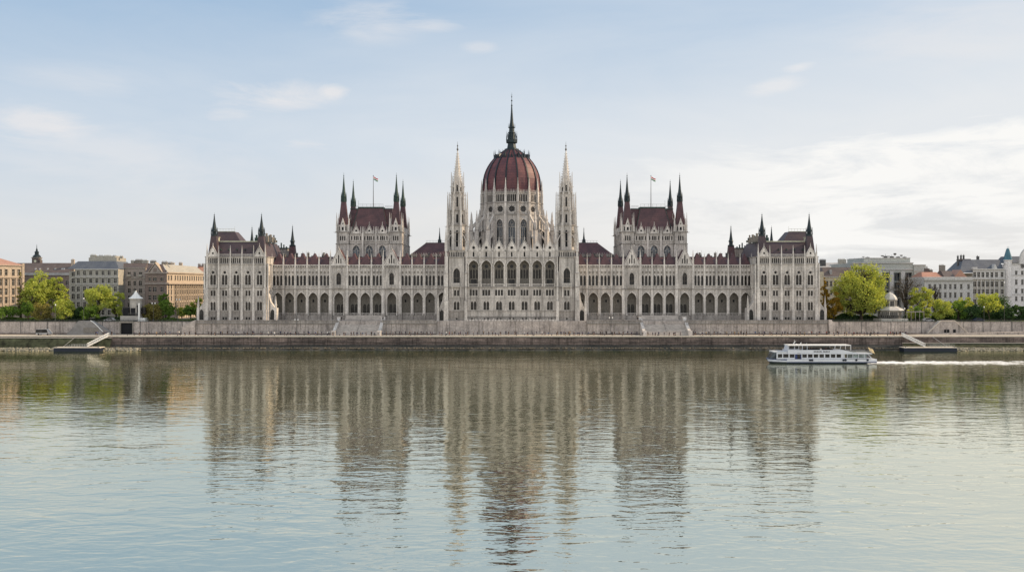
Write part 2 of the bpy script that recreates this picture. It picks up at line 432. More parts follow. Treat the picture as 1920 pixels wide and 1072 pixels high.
    for q in range(26):
        xx = x0 + (x1 - x0) * (q + rnd.random()) / 26
        if 46 < xx < 77: continue
        c = MB(s); h = rnd.uniform(.6, 2.1); ww = rnd.uniform(.35, 1.6)
        yy = YW + rnd.uniform(7, 11)
        c.box(xx - ww / 2, xx + ww / 2, yy, yy + .8, 37.1, 37.1 + h)
        c.box(xx - ww / 2 - .08, xx + ww / 2 + .08, yy - .08, yy + .88, 37.1 + h, 37.25 + h)
        if q % 2: c.tube((xx, yy + .4, 37.2 + h), (xx, yy + .4, 37.9 + h), .12, .1, 5)
        if q % 3 == 0: c.tube((xx + .8, yy + .4, 37.1), (xx + .8, yy + .4, 40.2), .06, .03, 4)
        c.build('chimney', ['iron' if q % 3 else 'inner'], wall)
    # low hipped block between chamber and tower with crest lattice and needle
    r = MB(s)
    xA, xB = 27.5, 44.5
    r.rf(xA, xB, 419, 446, 38.5, xA, xB - 6.5, 424, 440, 43.9, 0)
    r.rf(xA, xB - 6.5, 424, 424.2, 43.9, xA, xB - 6.5, 424, 424.2, 44.15, 1)
    for q in range(8): r.tube((xA + .5 + q * 1.35, 424.1, 43.9), (xA + .5 + q * 1.35, 424.1, 45.0), .04, .04, 4, 1)
    r.tube((xA, 424.1, 45.0), (xB - 6.5, 424.1, 45.0), .05, .05, 4, 1)
    r.build('hipped_roof', ['roof', 'iron'], wall)
    r = MB(s); r.box(xA, xB, 419.2, 446, 33, 38.7, 0)
    for q in range(16):
        xx = xA + .4 + q * 1.05; r.box(xx - .09, xx + .09, 418.6, 418.75, 36.8, 39.4, 1)
        r.tube((xx, 418.67, 37.3), (xx + .5, 418.67, 38.6), .07, .07, 4, 1); r.tube((xx + .5, 418.67, 38.6), (xx + 1.0, 418.67, 37.3), .07, .07, 4, 1)
    r.box(xA, xB, 418.6, 418.75, 38.6, 38.8, 1); r.box(xA, xB, 418.6, 418.75, 36.8, 37.0, 1)
    r.build('parapet_lattice', ['stone2', 'framel'], wall)
    r = MB(s); r.lathe(32.3, 430, [(1.0, 43.9), (.7, 45.2), (.9, 45.5), (.5, 45.8)], 8); spire(r, 32.3, 430, 45.7, .5, 51.4)
    r.build('needle_spire', ['copdark'], wall)
for s in (-1, 1): wing(s)
# ---------------------------------------------------- corner pavilions
YP = 391.0; kp = K(YP)
def pav(s):
    x0, x1 = 458.5 * kp, 574.5 * kp
    P = put('corner_pavilion', None, root, (s * (x0 + x1) / 2, YP, 10.9))
    b = MB(s)
    cs = [(516.4 + 21.8 * i) * kp for i in (-2, -1, 0, 1, 2)]
    bw = 21.8 * kp
    edges = [cs[0] - bw / 2] + [(a + c) / 2 for a, c in zip(cs, cs[1:])] + [cs[4] + bw / 2]
    z = lambda py: PZ(py, YP)
    zb = 10.9
    for i, c in enumerate(cs):
        xa, xb = edges[i], edges[i + 1]
        h = [rect(c + dx, 11.35, .62, 1.0) for dx in (-.95, 0, .95)[0:3:2]] + [rect(c, 11.35, .5, 1.0)] if False else [rect(c - .55, 11.3, .8, 1.05), rect(c + .55, 11.3, .8, 1.05)]
        b.panel(xa, xb, zb, 14.8, YP, h, .4, 2, 2)
        h = [lancet(c - .55, 15.1, .88, 3.5), lancet(c + .55, 15.1, .88, 3.5)]
        b.panel(xa, xb, 14.8, 20.3, YP, h, .4, 0, 2)
        b.band(arc_pts(c, 17.9, 2.4, 1.35, 5), .16, YP - .15, YP, 0)
        h = [rect(c - .58, 20.95, .8, 2.15), rect(c + .58, 20.95, .8, 2.15)]
        b.panel(xa, xb, 20.3, 24.6, YP, h, .4, 0, 2)
        h = [lancet(c - .60, 25.3, 1.0, 4.3), lancet(c + .60, 25.3, 1.0, 4.3), circ(c, 30.5, .58, 10)]
        b.panel(xa, xb, 24.6, 33.9, YP, h, .45, 0, 2)
        b.band([(c - 1.35, 25.3)] + arc_pts(c, 29.0, 2.7, 2.6, 6) + [(c + 1.35, 25.3)], .2, YP - .2, YP, 0)
        b.lathe(c, YP - .05, [(.12, 25.3), (.09, 25.6), (.09, 28.5), (.16, 28.8)], 5, 0)
        for zz, k, o, br in (
            (11.3, 'pb', [rect(-.55, 0, .8, 1.05), rect(.55, 0, .8, 1.05)], []),
            (15.1, 'pw1', [lancet(-.55, 0, .88, 3.5), lancet(.55, 0, .88, 3.5)], lanc_bars(-.55, 0, .88, 3.5, 2, .1) + lanc_bars(.55, 0, .88, 3.5, 2, .1)),
            (20.95, 'pw2', [rect(-.58, 0, .8, 2.15), rect(.58, 0, .8, 2.15)], [(-.62, -.54, 0, 2.15), (.54, .62, 0, 2.15), (-.98, -.62, 1.35, 1.45), (.62, .98, 1.35, 1.45)]),
            (25.3, 'pw3', [lancet(-.6, 0, 1.0, 4.3), lancet(.6, 0, 1.0, 4.3), circ(0, 5.2, .58, 10)], lanc_bars(-.6, 0, 1.0, 4.3, 3, .1) + lanc_bars(.6, 0, 1.0, 4.3, 3, .1))):
            put('basement_window' if k == 'pb' else 'window', winmesh(k, o, br, name='basement_window' if k == 'pb' else 'window'), P, (s * c, YP + .38, zz))
        # balcony rail
        b.box(c - 1.5, c + 1.5, YP - .5, YP, 24.35, 24.6, 0); b.box(c - 1.5, c + 1.5, YP - .5, YP - .35, 25.25, 25.4, 0)
        for q in range(7): b.box(c - 1.4 + q * .466 - .06, c - 1.4 + q * .466 + .06, YP - .48, YP - .36, 24.6, 25.25, 0)
        # cornice gallery z 34..36.3
        b.panel(xa, xb, 33.9, 36.9, YP + .0, [lancet(xa + (q + .5) * (xb - xa) / 6, 34.3, .50, 2.15, 1, 2) for q in range(6)], .5, 0, 2)
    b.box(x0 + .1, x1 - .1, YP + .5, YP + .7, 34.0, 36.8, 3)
    # string courses
    for zz, t, o in ((14.7, .2, .12), (20.3, .18, .12), (24.1, .25, .3), (33.75, .35, .4), (36.75, .3, .3)):
        b.box(x0 - .2, x1 + .2, YP - o, YP, zz, zz + t, 2)
        b.box(x0 - o, x0, YP, YP + 33, zz, zz + t, 2)
    # inner / outer faces and back
    for xs, dx in ((x0, -1), (x1, 1)):
        T = (lambda x, y, z, xs=xs, dx=dx: (xs - dx * y, YP + x, z))
        q = MB(s, T)
        for j in range(6):
            a = j * 5.65; c = a + 2.8
            q.panel(a, a + 5.65, zb, 24.1, 0, [lancet(c - .6, 15.1, .9, 3.5), lancet(c + .6, 15.1, .9, 3.5), rect(c - .6, 20.9, .8, 2.1), rect(c + .6, 20.9, .8, 2.1)], .35, 0, 2)
            q.panel(a, a + 5.65, 24.1, 36.9, 0, [lancet(c - .6, 25.3, 1.0, 4.4), lancet(c + .6, 25.3, 1.0, 4.4), circ(c, 30.5, .55, 10)], .35, 0, 2)
            q.box(a - .35, a + .35, -.6, 0, zb, 34, 0)
        q.box(.4, 33.5, .34, .5, zb, 36, 3)
        for vv in q.v: b.v.append(vv)
        n0 = len(b.v) - len(q.v)
        for f, m in zip(q.f, q.m): b.f.append(tuple(i + n0 for i in f)); b.m.append(m)
    b.box(x0 + .6, x1 - .6, YP + 33.6, YP + 34, zb, 36, 0)
    # pilasters with pinnacles
    for i, e in enumerate(edges):
        end = i in (0, 5)
        w = 1.3 if end else .95; o = .9 if end else .6
        b.box(e - w / 2, e + w / 2, YP - o - .25, YP, zb, 15.5, 0)
        b.box(e - w * .42, e + w * .42, YP - o, YP, 15.5, 24.1, 0)
        b.box(e - w * .32, e + w * .32, YP - o * .7, YP, 24.1, 36.9, 0)
        b.pinn(e, YP - .2, 36.9, w * .42, 1.4, 3.3 if not end else 3.9, 0)
    # gables over the end bays
    for c in (cs[0], cs[4]):
        gw = 4.4
        b.gable(c - gw / 2, c + gw / 2, 36.9, 40.8, YP - .35, YP + .2, 0, [circ(c, 38.3, .42, 10)])
        b.xprism([(c - gw / 2 + .2, 36.9), (c + gw / 2 - .2, 36.9), (c, 40.4)], YP - .02, YP + .1, 3)
        b.band([(c - gw / 2 - .2, 36.8), (c, 41.1), (c + gw / 2 + .2, 36.8)], .22, YP - .5, YP + .2, 0)
        b.pinn(c, YP - .1, 41.0, .22, .3, 1.2, 0)
    b.build('wall', ['stone', 'inner', 'stone2', 'dark'], P)
    # parapet between the gables: crenellated rail
    r = MB(s)
    for q in range(30):
        xx = cs[0] + 2.3 + (cs[4] - cs[0] - 4.6) * q / 29
        r.box(xx - .07, xx + .07, YP + .02, YP + .12, 37.05, 37.9)
    r.box(cs[0] + 2.2, cs[4] - 2.2, YP, YP + .15, 37.8, 37.95)
    r.build('parapet', ['stone'], P)
    # front mansard
    r = MB(s)
    xa, xb = cs[0] + 1.0, cs[4] - 1.0
    r.rf(x0 + .6, x1 - .6, YP + .8, YP + 33, 36.8, x0 + 3.0, x1 - 3.0, YP + 4.2, YP + 29, 43.1, 0)
    r.build('mansard_roof', ['roofp'], P)
    r = MB(s)
    r.box(xa, xb, YP + 4.0, YP + 4.5, 43.1, 43.5, 1)
    r.box(x0 + 2.9, x1 - 2.9, YP + 4.5, YP + 28.5, 43.1, 43.35, 0)
    for q in range(5):
        xx = xa + 2.2 + q * 3.3; r.gable(xx - .3, xx + .3, 39.6, 40.3, YP + 1.6, YP + 3.4, 0)
    r.build('roof_edging', ['copper', 'cream'], P)
    # second, higher roof behind
    r = MB(s)
    xa, xb = (511) * K(412), (551) * K(412)
    r.rf(xa - 2, xb, 408, 420, 43.3, xa + 1.6, xb, 411, 417, 48.2, 0)
    r.box(xa + 1.6, xb, 410.9, 411.1, 48.2, 48.4, 1)
    for q in range(7): r.tube((xa + 1.6 + (xb - xa - 1.6) * q / 6, 411, 48.2), (xa + 1.6 + (xb - xa - 1.6) * q / 6, 411, 49.4), .05, .05, 4, 1)
    r.tube((xa + 1.6, 411, 49.4), (xb, 411, 49.4), .07, .07, 4, 1)
    r.tube((xa + 1.6, 411, 48.2), (xa + 1.6, 411, 50.6), .08, .03, 4, 1)
    r.build('upper_roof', ['roofp', 'cream'], P)
    # rooftop machinery and ventilators
    rnd = random.Random(9)
    for q in range(11):
        c = MB(s); xx = x0 + rnd.uniform(.8, 6.8); yy = YP + rnd.uniform(5, 24); w = rnd.uniform(.4, 1.2); h = rnd.uniform(.8, 2.6)
        c.box(xx - w, xx + w, yy, yy + 1.2, 43.3, 43.3 + h); c.lathe(xx, yy + .6, [(w * .5, 43.3 + h), (w * .5, 44 + h), (w * .7, 44.1 + h), (.1, 44.5 + h)], 6)
        c.build('ventilator', ['copper' if q % 2 else 'inner'], P)
    c = MB(s); c.box(xa + 8 - 1.3, xa + 8 + 1.3, 405, 406.5, 43.3, 45.3); c.box(xa + 6.5, xa + 9.5, 404.8, 406.7, 45.3, 45.6)
    c.build('dormer', ['cream'], P)
    # corner spires
    def cspire(x, y, zb_, z1, tall=1.0, nm='corner_spire'):
        r = MB(s)
        r.rf(x - 2.0, x + 2.0, y - 1.9, y + 2.1, zb_, x - 1.1, x + 1.1, y - 1.0, y + 1.2, 45.4, 0)
        r.lathe(x, y + .1, [(1.25, 45.4), (1.25, 46.0), (.85, 46.1), (.85, 47.2), (1.25, 47.3), (1.15, 47.7), (.7, 48.2)], 8, 1)
        for a in range(8): r.pyr(x + 1.3 * cos(a * pi / 4), y + .1 + 1.3 * sin(a * pi / 4), 46.0, 49.0, .3, 1)
        spire(r, x, y + .1, 48.0, .95, z1, 1)
        r.build(nm, ['roofp', 'copdark'], P)
    cspire(cs[0] - .2, YP + 2.2, 37, 55.0); cspire(cs[4] + .2, YP + 2.2, 37, 55.0)
    r = MB(s); spire(r, 487 * K(420), 420, 43.3, .9, 50.4 + 1); r.build('needle_spire', ['copdark'], P)
    # rear spire beside the wing roof and green-topped service block
    x = 411 * K(424)
    r = MB(s); r.rf(x - 1.8, x + 1.8, 422, 426, 34, x - 1.2, x + 1.2, 423, 425, 42.5, 0)
    r.lathe(x, 424, [(1.3, 42.5), (1.3, 43.0), (.8, 43.2), (.8, 44.4), (1.1, 44.6), (.7, 45.3)], 8, 1)
    spire(r, x, 424, 45.2, .75, 52.0, 1); r.build('rear_spire', ['roof', 'copdark'], P)
    r = MB(s)
    xa, xb = 417 * K(428), 449 * K(428)
    r.rf(xa, xb, 426, 440, 34, xa + .6, xb, 427, 440, 41.6, 0); r.box(xa + .3, xb, 426.6, 440, 41.6, 42.0, 1)
    for q in range(6): r.box(xa + 1.2 + q * 1.15, xa + 1.6 + q * 1.15, 428, 429, 42, 42.6 + (q * 7 % 5) * .4, 1)
    r.build('service_block', ['stone2', 'copper'], P)
    # base buttresses on both flanks, with arched recess
    for xs, dx in ((x1, 1), (x0, -1)):
        T = (lambda x, y, z, xs=xs, dx=dx: (xs + dx * x, y, z))
        r = MB(s * dx if False else s, T)
        r.xprism([(0, zb), (3.6, zb), (3.6, 15.6), (2.6, 16.2), (1.0, 18.6), (.35, 21.5), (0, 22)], YP + 1.0, YP + 3.6)
        r.xprism([(.9, zb + .3)] + arc_pts(1.9, 14.0, 1.7, 1.5, 4) + [(2.75, zb + .3)], YP + .93, YP + 1.02, 1)
        r.box(2.7, 3.7, YP + .6, YP + 4.0, zb, 16.0, 0); r.pinn(3.2, YP + 1.2, 16.0, .7, 1.2, 4.0)
        r.build('buttress', ['stone', 'glass'], P)
for s in (-1, 1): pav(s)
# ---------------------------------------------------- assembly chambers with four turrets each
YC = 414.0; kc = K(YC)
def chamber(s):
    x0, x1 = 204.9 * kc, 330 * kc
    xm = (x0 + x1) / 2
    A = put('assembly_chamber', None, root, (s * xm, YC, 34))
    b = MB(s); yb = YC + 31
    tw = 5.9
    xi0, xi1 = x0 + tw, x1 - tw
    bw = (xi1 - xi0) / 3
    yw = YC + .6
    for i in range(3):
        c = xi0 + (i + .5) * bw; xa, xb = c - bw / 2, c + bw / 2
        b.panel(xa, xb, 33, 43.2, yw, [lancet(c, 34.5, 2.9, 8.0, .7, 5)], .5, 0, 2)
        b.band(arc_pts(c, 40.3, 3.3, 2.5, 6), .25, yw - .2, yw, 0)
        put('window', winmesh('chw', [lancet(0, 0, 2.9, 8.0, .7, 5)], [(-.55, -.40, 0, 6.4), (.40, .55, 0, 6.4), (-1.4, -.55, 5.6, 5.75), (.55, 1.4, 5.6, 5.75), (-.4, .4, 6.3, 6.45), (-.08, .08, 6.45, 7.9)], 'glassb', 'framel'), A, (s * c, yw + .47, 34.5))
        hs = [lancet(c + dx, 44.75, .5, 1.9, 1, 2) for dx in (-.75, 0, .75)] + [lancet(c + dx, 44.75, .45, 1.9, 1, 2) for dx in (-1.95, 1.95)]
        b.panel(xa, xb, 43.2, 47.6, yw, hs, .45, 0, 2)
        # gablet
        b.gable(c - 1.7, c + 1.7, 47.6, 51.0, yw - .25, yw + .1, 0, [circ(c, 48.8, .45, 8)])
        b.xprism([(c - 1.5, 47.6), (c + 1.5, 47.6), (c, 50.6)], yw + .02, yw + .12, 3)
        b.band([(c - 1.85, 47.5), (c, 51.4), (c + 1.85, 47.5)], .2, yw - .4, yw + .1, 0)
        b.pinn(c, yw - .1, 51.2, .22, .3, 1.2, 0)
        for dx in (-2.6, -1.9, 1.9, 2.6): b.pinn(c + dx, yw, 47.6, .34, .9, 2.2, 0)
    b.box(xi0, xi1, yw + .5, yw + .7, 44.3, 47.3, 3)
    for xx in (xi0 + bw, xi0 + 2 * bw): b.box(xx - .35, xx + .35, yw - .5, yw, 33, 47.6, 0)
    for zz, t, o in ((43.0, .3, .3), (44.1, .2, .2), (47.3, .35, .35)): b.box(xi0, xi1, yw - o, yw, zz, zz + t, 2)
    # flank walls
    for xs, dx in ((x0 + .6, -1), (x1 - .6, 1)):
        T = (lambda x, y, z, xs=xs, dx=dx: (xs - dx * y, YC + tw + x, z))
        q = MB(s, T); L = 31 - 2 * tw; n = 4
        for j in range(n):
            a = j * L / n; c = a + L / n / 2
            q.panel(a, a + L / n, 33, 43.2, 0, [lancet(c, 34.5, 2.4, 8.0, .7, 5)], .4, 0, 2)
            q.panel(a, a + L / n, 43.2, 47.6, 0, [lancet(c + d, 44.75, .5, 1.9, 1, 2) for d in (-1.2, -.4, .4, 1.2)], .4, 0, 2)
            q.box(a - .3, a + .3, -.5, 0, 33, 47.6, 0); q.gable(c - 1.6, c + 1.6, 47.6, 50.8, -.2, .1, 0)
            q.pinn(a, 0, 47.6, .4, 1.2, 2.4, 0)
        q.box(0, L, -.35, 0, 43.0, 43.3, 2); q.box(0, L, -.35, 0, 47.3, 47.65, 2); q.box(0, L, .42, .6, 33, 47.2, 3)
        n0 = len(b.v); b.v += q.v
        for f, m in zip(q.f, q.m): b.f.append(tuple(i + n0 for i in f)); b.m.append(m)
    b.box(xi0, xi1, yb - 1, yb - .6, 33, 47.6, 0)
    b.build('wall', ['stone', 'inner', 'stone2', 'dark'], A)
    # roof: two hipped stages
    r = MB(s)
    r.rf(x0 + 3.0, x1 - 3.0, YC + 3.2, yb - 3, 47.6, x0 + 5.3, x1 - 5.3, YC + 7, yb - 7, 58.6, 0)
    rx0, rx1 = xm - 8.0, xm + 8.0
    r.rf(rx0, rx1, YC + 1.2, YC + 10, 47.6, xm - 5.4, xm + 5.4, YC + 5.2, YC + 10, 58.9, 0)
    r.build('mansard_roof', ['roof'], A)
    r = MB(s)
    r.box(xm - 5.6, xm + 5.6, YC + 5.0, YC + 10.2, 58.9, 59.5); r.box(x0 + 5.1, x1 - 5.1, YC + 6.8, yb - 6.8, 58.6, 58.95)
    for sg in (-1, 1): r.tube((xm + sg * 8, YC + 1.15, 47.7), (xm + sg * 5.45, YC + 5.1, 58.9), .14, .14, 4)
    r.build('copper_ridge', ['copper'], A)
    r = MB(s)
    for a_, b_, yy, z_ in ((xm - 5.4, xm + 5.4, YC + 5.2, 59.5), (x0 + 5.3, xm - 6, YC + 7, 58.95), (xm + 6, x1 - 5.3, YC + 7, 58.95)):
        n = 6
        for q in range(n + 1): r.tube((a_ + (b_ - a_) * q / n, yy, z_), (a_ + (b_ - a_) * q / n, yy, z_ + 1.2), .04, .04, 4)
        r.tube((a_, yy, z_ + 1.2), (b_, yy, z_ + 1.2), .05, .05, 4); r.tube((a_, yy, z_ + .6), (b_, yy, z_ + .6), .04, .04, 4)
    r.tube((xm + 5.4, YC + 5.2, 59.5), (xm + 5.4, YC + 5.2, 62.4), .06, .04, 4)
    r.build('ridge_railing', ['iron'], A)
    # four turrets
    for cy in (YC + tw / 2, yb - tw / 2):
        for cx in (x0 + tw / 2, x1 - tw / 2):
            t = MB(s); h = tw / 2 - .25
            for k in range(4):
                q = MB(s, frameT(cx, cy, h, k * pi / 2))
                q.panel(-h, h, 33, 43.2, 0, [], .3)
                q.panel(-h, h, 43.2, 48.4, 0, [lancet(d, 44.6, .5, 2.1, 1, 2) for d in (-.9, 0, .9)], .4, 0, 2)
                q.box(-1.5, 1.5, .4, .5, 44.3, 47, 3)
                q.panel(-h * .82, h * .82, 48.4, 51.4, h * .18, [lancet(d, 48.9, .6, 1.9, 1, 2) for d in (-1.25, 1.25)] + [rect(-.0, 48.8, .8, 1.2)], .4, 0, 2)
                q.box(-1.8, 1.8, h * .18 + .4, h * .18 + .5, 48.5, 51.2, 3)
                q.gable(-1.1, 1.1, 51.0, 54.4, .1, .6, 0, [circ(0, 51.9, .3, 8)]); q.box(-1.1, 1.1, .1, .5, 48.4, 51.0, 0); q.box(-.4, .4, .06, .1, 49.0, 50.4, 3)
                q.xprism([(-.9, 51.05), (.9, 51.05), (0, 53.9)], .3, .35, 3)
                q.box(-h - .3, h + .3, -.3, 0, 43.0, 43.3, 2); q.box(-h - .4, h + .4, -.35, 0, 48.1, 48.5, 2)
                q.pinn(-h + .1, .1, 48.5, .55, 2.6, 5.6, 0)
                q.box(-h - .2, -h + .6, -.2, .3, 33, 43, 0)
                q.tube((-h, -.1, 48.0), (-h - .9, -1.0, 48.1), .14, .08, 4, 2)
                n0 = len(t.v); t.v += q.v
                for f, m in zip(q.f, q.m): t.f.append(tuple(i + n0 for i in f)); t.m.append(m)
            t.build('turret', ['stone', 'inner', 'stone2', 'dark'], A)
            t = MB(s)
            t.rf(cx - 2.0, cx + 2.0, cy - 2.0, cy + 2.0, 50.5, cx - 1.0, cx + 1.0, cy - 1.0, cy + 1.0, 61.4, 0)
            t.lathe(cx, cy, [(1.15, 61.4), (1.25, 61.9), (.8, 62.2), (.8, 63.4), (1.2, 63.6), (1.15, 64.0), (.75, 64.6)], 8, 1)
            for a in range(8): t.pyr(cx + 1.15 * cos(a * pi / 4), cy + 1.15 * sin(a * pi / 4), 62.0, 65.6, .28, 1)
            spire(t, cx, cy, 64.4, .85, 74.2, 1)
            t.build('turret_spire', ['roof', 'copdark' if s > 0 else 'copper'], A)
for s in (-1, 1): chamber(s)
# ---------------------------------------------------- central block
YM = 390.0; km = K(YM); BW = 23.85 * km
C = put('central_block', None, root, (0, YM, 10.9))
def central():
    b = MB()
    for i in range(-3, 4):
        c = i * BW; xa, xb = c - BW / 2, c + BW / 2
        b.panel(xa, xb, 10.9, 12.6, YM, [rect(c - .7, 11.3, .65, .75), rect(c + .7, 11.3, .65, .75)], .4, 2, 2)
        put('basement_window', winmesh('cb', [rect(-.7, 0, .65, .75), rect(.7, 0, .65, .75)], name='basement_window'), C, (c, YM + .37, 11.3))
        b.panel(xa, xb, 12.6, 19.7, YM, [lancet(c - .62, 15.25, 1.05, 3.5), lancet(c + .62, 15.25, 1.05, 3.5)], .4, 0, 2)
        b.band([(c - 1.35, 15.2)] + arc_pts(c, 17.7, 2.7, 1.55, 6) + [(c + 1.35, 15.2)], .16, YM - .14, YM, 0)
        put('window', winmesh('cw1', [lancet(-.62, 0, 1.05, 3.5), lancet(.62, 0, 1.05, 3.5)], lanc_bars(-.62, 0, 1.05, 3.5, 2, .1) + lanc_bars(.62, 0, 1.05, 3.5, 2, .1)), C, (c, YM + .37, 15.25))
        b.panel(xa, xb, 19.7, 24.3, YM, [rect(c + d, 21.1, .85, 2.35) for d in (-1.15, 0, 1.15)], .4, 0, 2)
        put('window', winmesh('cw2', [rect(d, 0, .85, 2.35) for d in (-1.15, 0, 1.15)], [(d - .04, d + .04, 0, 2.35) for d in (-1.15, 0, 1.15)]), C, (c, YM + .37, 21.1))
        b.box(c - 1.75, c + 1.75, YM - .12, YM, 20.85, 21.02, 0)
        # loggia
        aw = 4.05; zs = 32.7
        ar = [(c - aw / 2, 24.8)] + arc_pts(c, zs, aw, 2.65, 7) + [(c + aw / 2, 24.8)]
        b.archpanel(xa, xb, 24.8, 36.4, YM, ar, .9, 0)
        b.band(arc_pts(c, zs, aw + .12, 2.72, 7), .34, YM - .2, YM, 0)
        for sg in (-1, 1): b.lathe(c + sg * (aw / 2 + .1), YM - .1, [(.3, 24.8), (.3, 25.5), (.2, 25.6), (.2, zs - .6), (.34, zs - .15), (.34, zs)], 6, 0)
        for q in range(9): b.box(c - 1.8 + q * .45 - .07, c - 1.8 + q * .45 + .07, YM - .1, YM + .05, 24.85, 25.75, 0)
        b.box(c - 2.05, c + 2.05, YM - .15, YM + .1, 25.75, 25.92, 0)
        # back wall of loggia
        yk = YM + 3.6
        hs = [lancet(c + d, 28.1, .8, 3.7) for d in (-1.15, 0, 1.15)] + [circ(c, 33.0, .75, 12)]
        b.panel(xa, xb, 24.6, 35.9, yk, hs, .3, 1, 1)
        put('window', winmesh('cw3', [lancet(d, 0, .8, 3.7) for d in (-1.15, 0, 1.15)] + [circ(0, 4.9, .75, 12)], [(d - .05, d + .05, 0, 3.6) for d in (-1.15, 0, 1.15)] + [(-1.55 + q, -1.3 + q, 1.6, 1.7) for q in (0, 1.15, 2.3)], 'glass', 'frame'), C, (c, yk + .27, 28.1))
        if i in (-3, 0, 3):
            put('balcony_door', winmesh('bd', [rect(0, 0, 2.3, 2.6)], [(-.05, .05, 0, 2.6)], 'glass', 'door', 'balcony_door'), C, (c, yk - .1, 24.95))
        # gable storey
        b.panel(xa, xb, 36.4, 39.2, YM, [lancet(c, 36.9, .62, 2.0, 1, 2)], .4, 0, 2)
        for q in range(8):
            if q not in (3, 4): b.box(xa + .6 + q * .57 - .0, xa + .6 + q * .57 + .22, YM - .14, YM, 38.55, 39.0, 0)
        b.box(c - .4, c + .4, YM + .42, YM + .5, 36.6, 39.1, 3)
        b.gable(c - 2.3, c + 2.3, 39.2, 43.4, YM - .12, YM + .5, 0, [circ(c, 40.55, .56, 12)])
        b.xprism([(c - 2.0, 39.25), (c + 2.0, 39.25), (c, 43.0)], YM + .2, YM + .3, 3)
        b.band([(c - 2.5, 39.1), (c, 43.8), (c + 2.5, 39.1)], .22, YM - .3, YM + .5, 0)
        b.band(circ(c, 40.55, .62, 12) + [(c + .62, 40.55)], -.14, YM - .24, YM - .12, 0)
        b.pinn(c, YM + .1, 43.6, .24, .3, 1.3, 0)
    for i in range(-3, 5):
        x = (i - .5) * BW
        b.box(x - .28, x + .28, YM - .3, YM, 34, 39.5, 0); b.pinn(x, YM - .05, 39.5, .45, .7, 2.0, 0)
        b.box(x - .1, x + .1, YM + .9, YM + 3.6, 33.6, 35.9, 1)
        b.tube((x, YM - .3, 36.2), (x, YM - 1.0, 36.3), .13, .08, 4, 2)
    X = 3.5 * BW
    for zz, t, o in ((12.5, .2, .15), (14.7, .22, .2), (19.9, .16, .1), (24.3, .5, .35), (36.3, .3, .25)): b.box(-X, X, YM - o, YM, zz, zz + t, 2)
    b.box(-X, X, YM + .02, YM + 3.7, 24.3, 24.79, 1); b.box(-X, X, YM + .9, YM + 3.7, 35.9, 36.2, 1)
    b.box(-X, X, YM + 4.1, YM + 80, 10.9, 38.0, 1)
    # lower projecting base down to the quay with ledge
    b.box(-X, X, YM - 1.6, YM, 5.4, 10.4, 4); b.box(-X, X, YM - 1.8, YM + .0, 10.4, 10.65, 2)
    b.box(-X, X, YM - 1.75, YM - 1.45, 10.65, 11.5, 0)
    for q in range(28): b.box(-X + (q + .5) * 2 * X / 28 - .28, -X + (q + .5) * 2 * X / 28 + .28, YM - 1.77, YM - 1.75, 10.8, 11.35, 2)
    for i in range(-2, 3): b.box(i * 7.3 - .2, i * 7.3 + .2, YM - 1.85, YM - 1.6, 10.6, 12.0, 0)
    b.build('wall', ['stone', 'inner', 'stone2', 'dark', 'base'], C)
central()
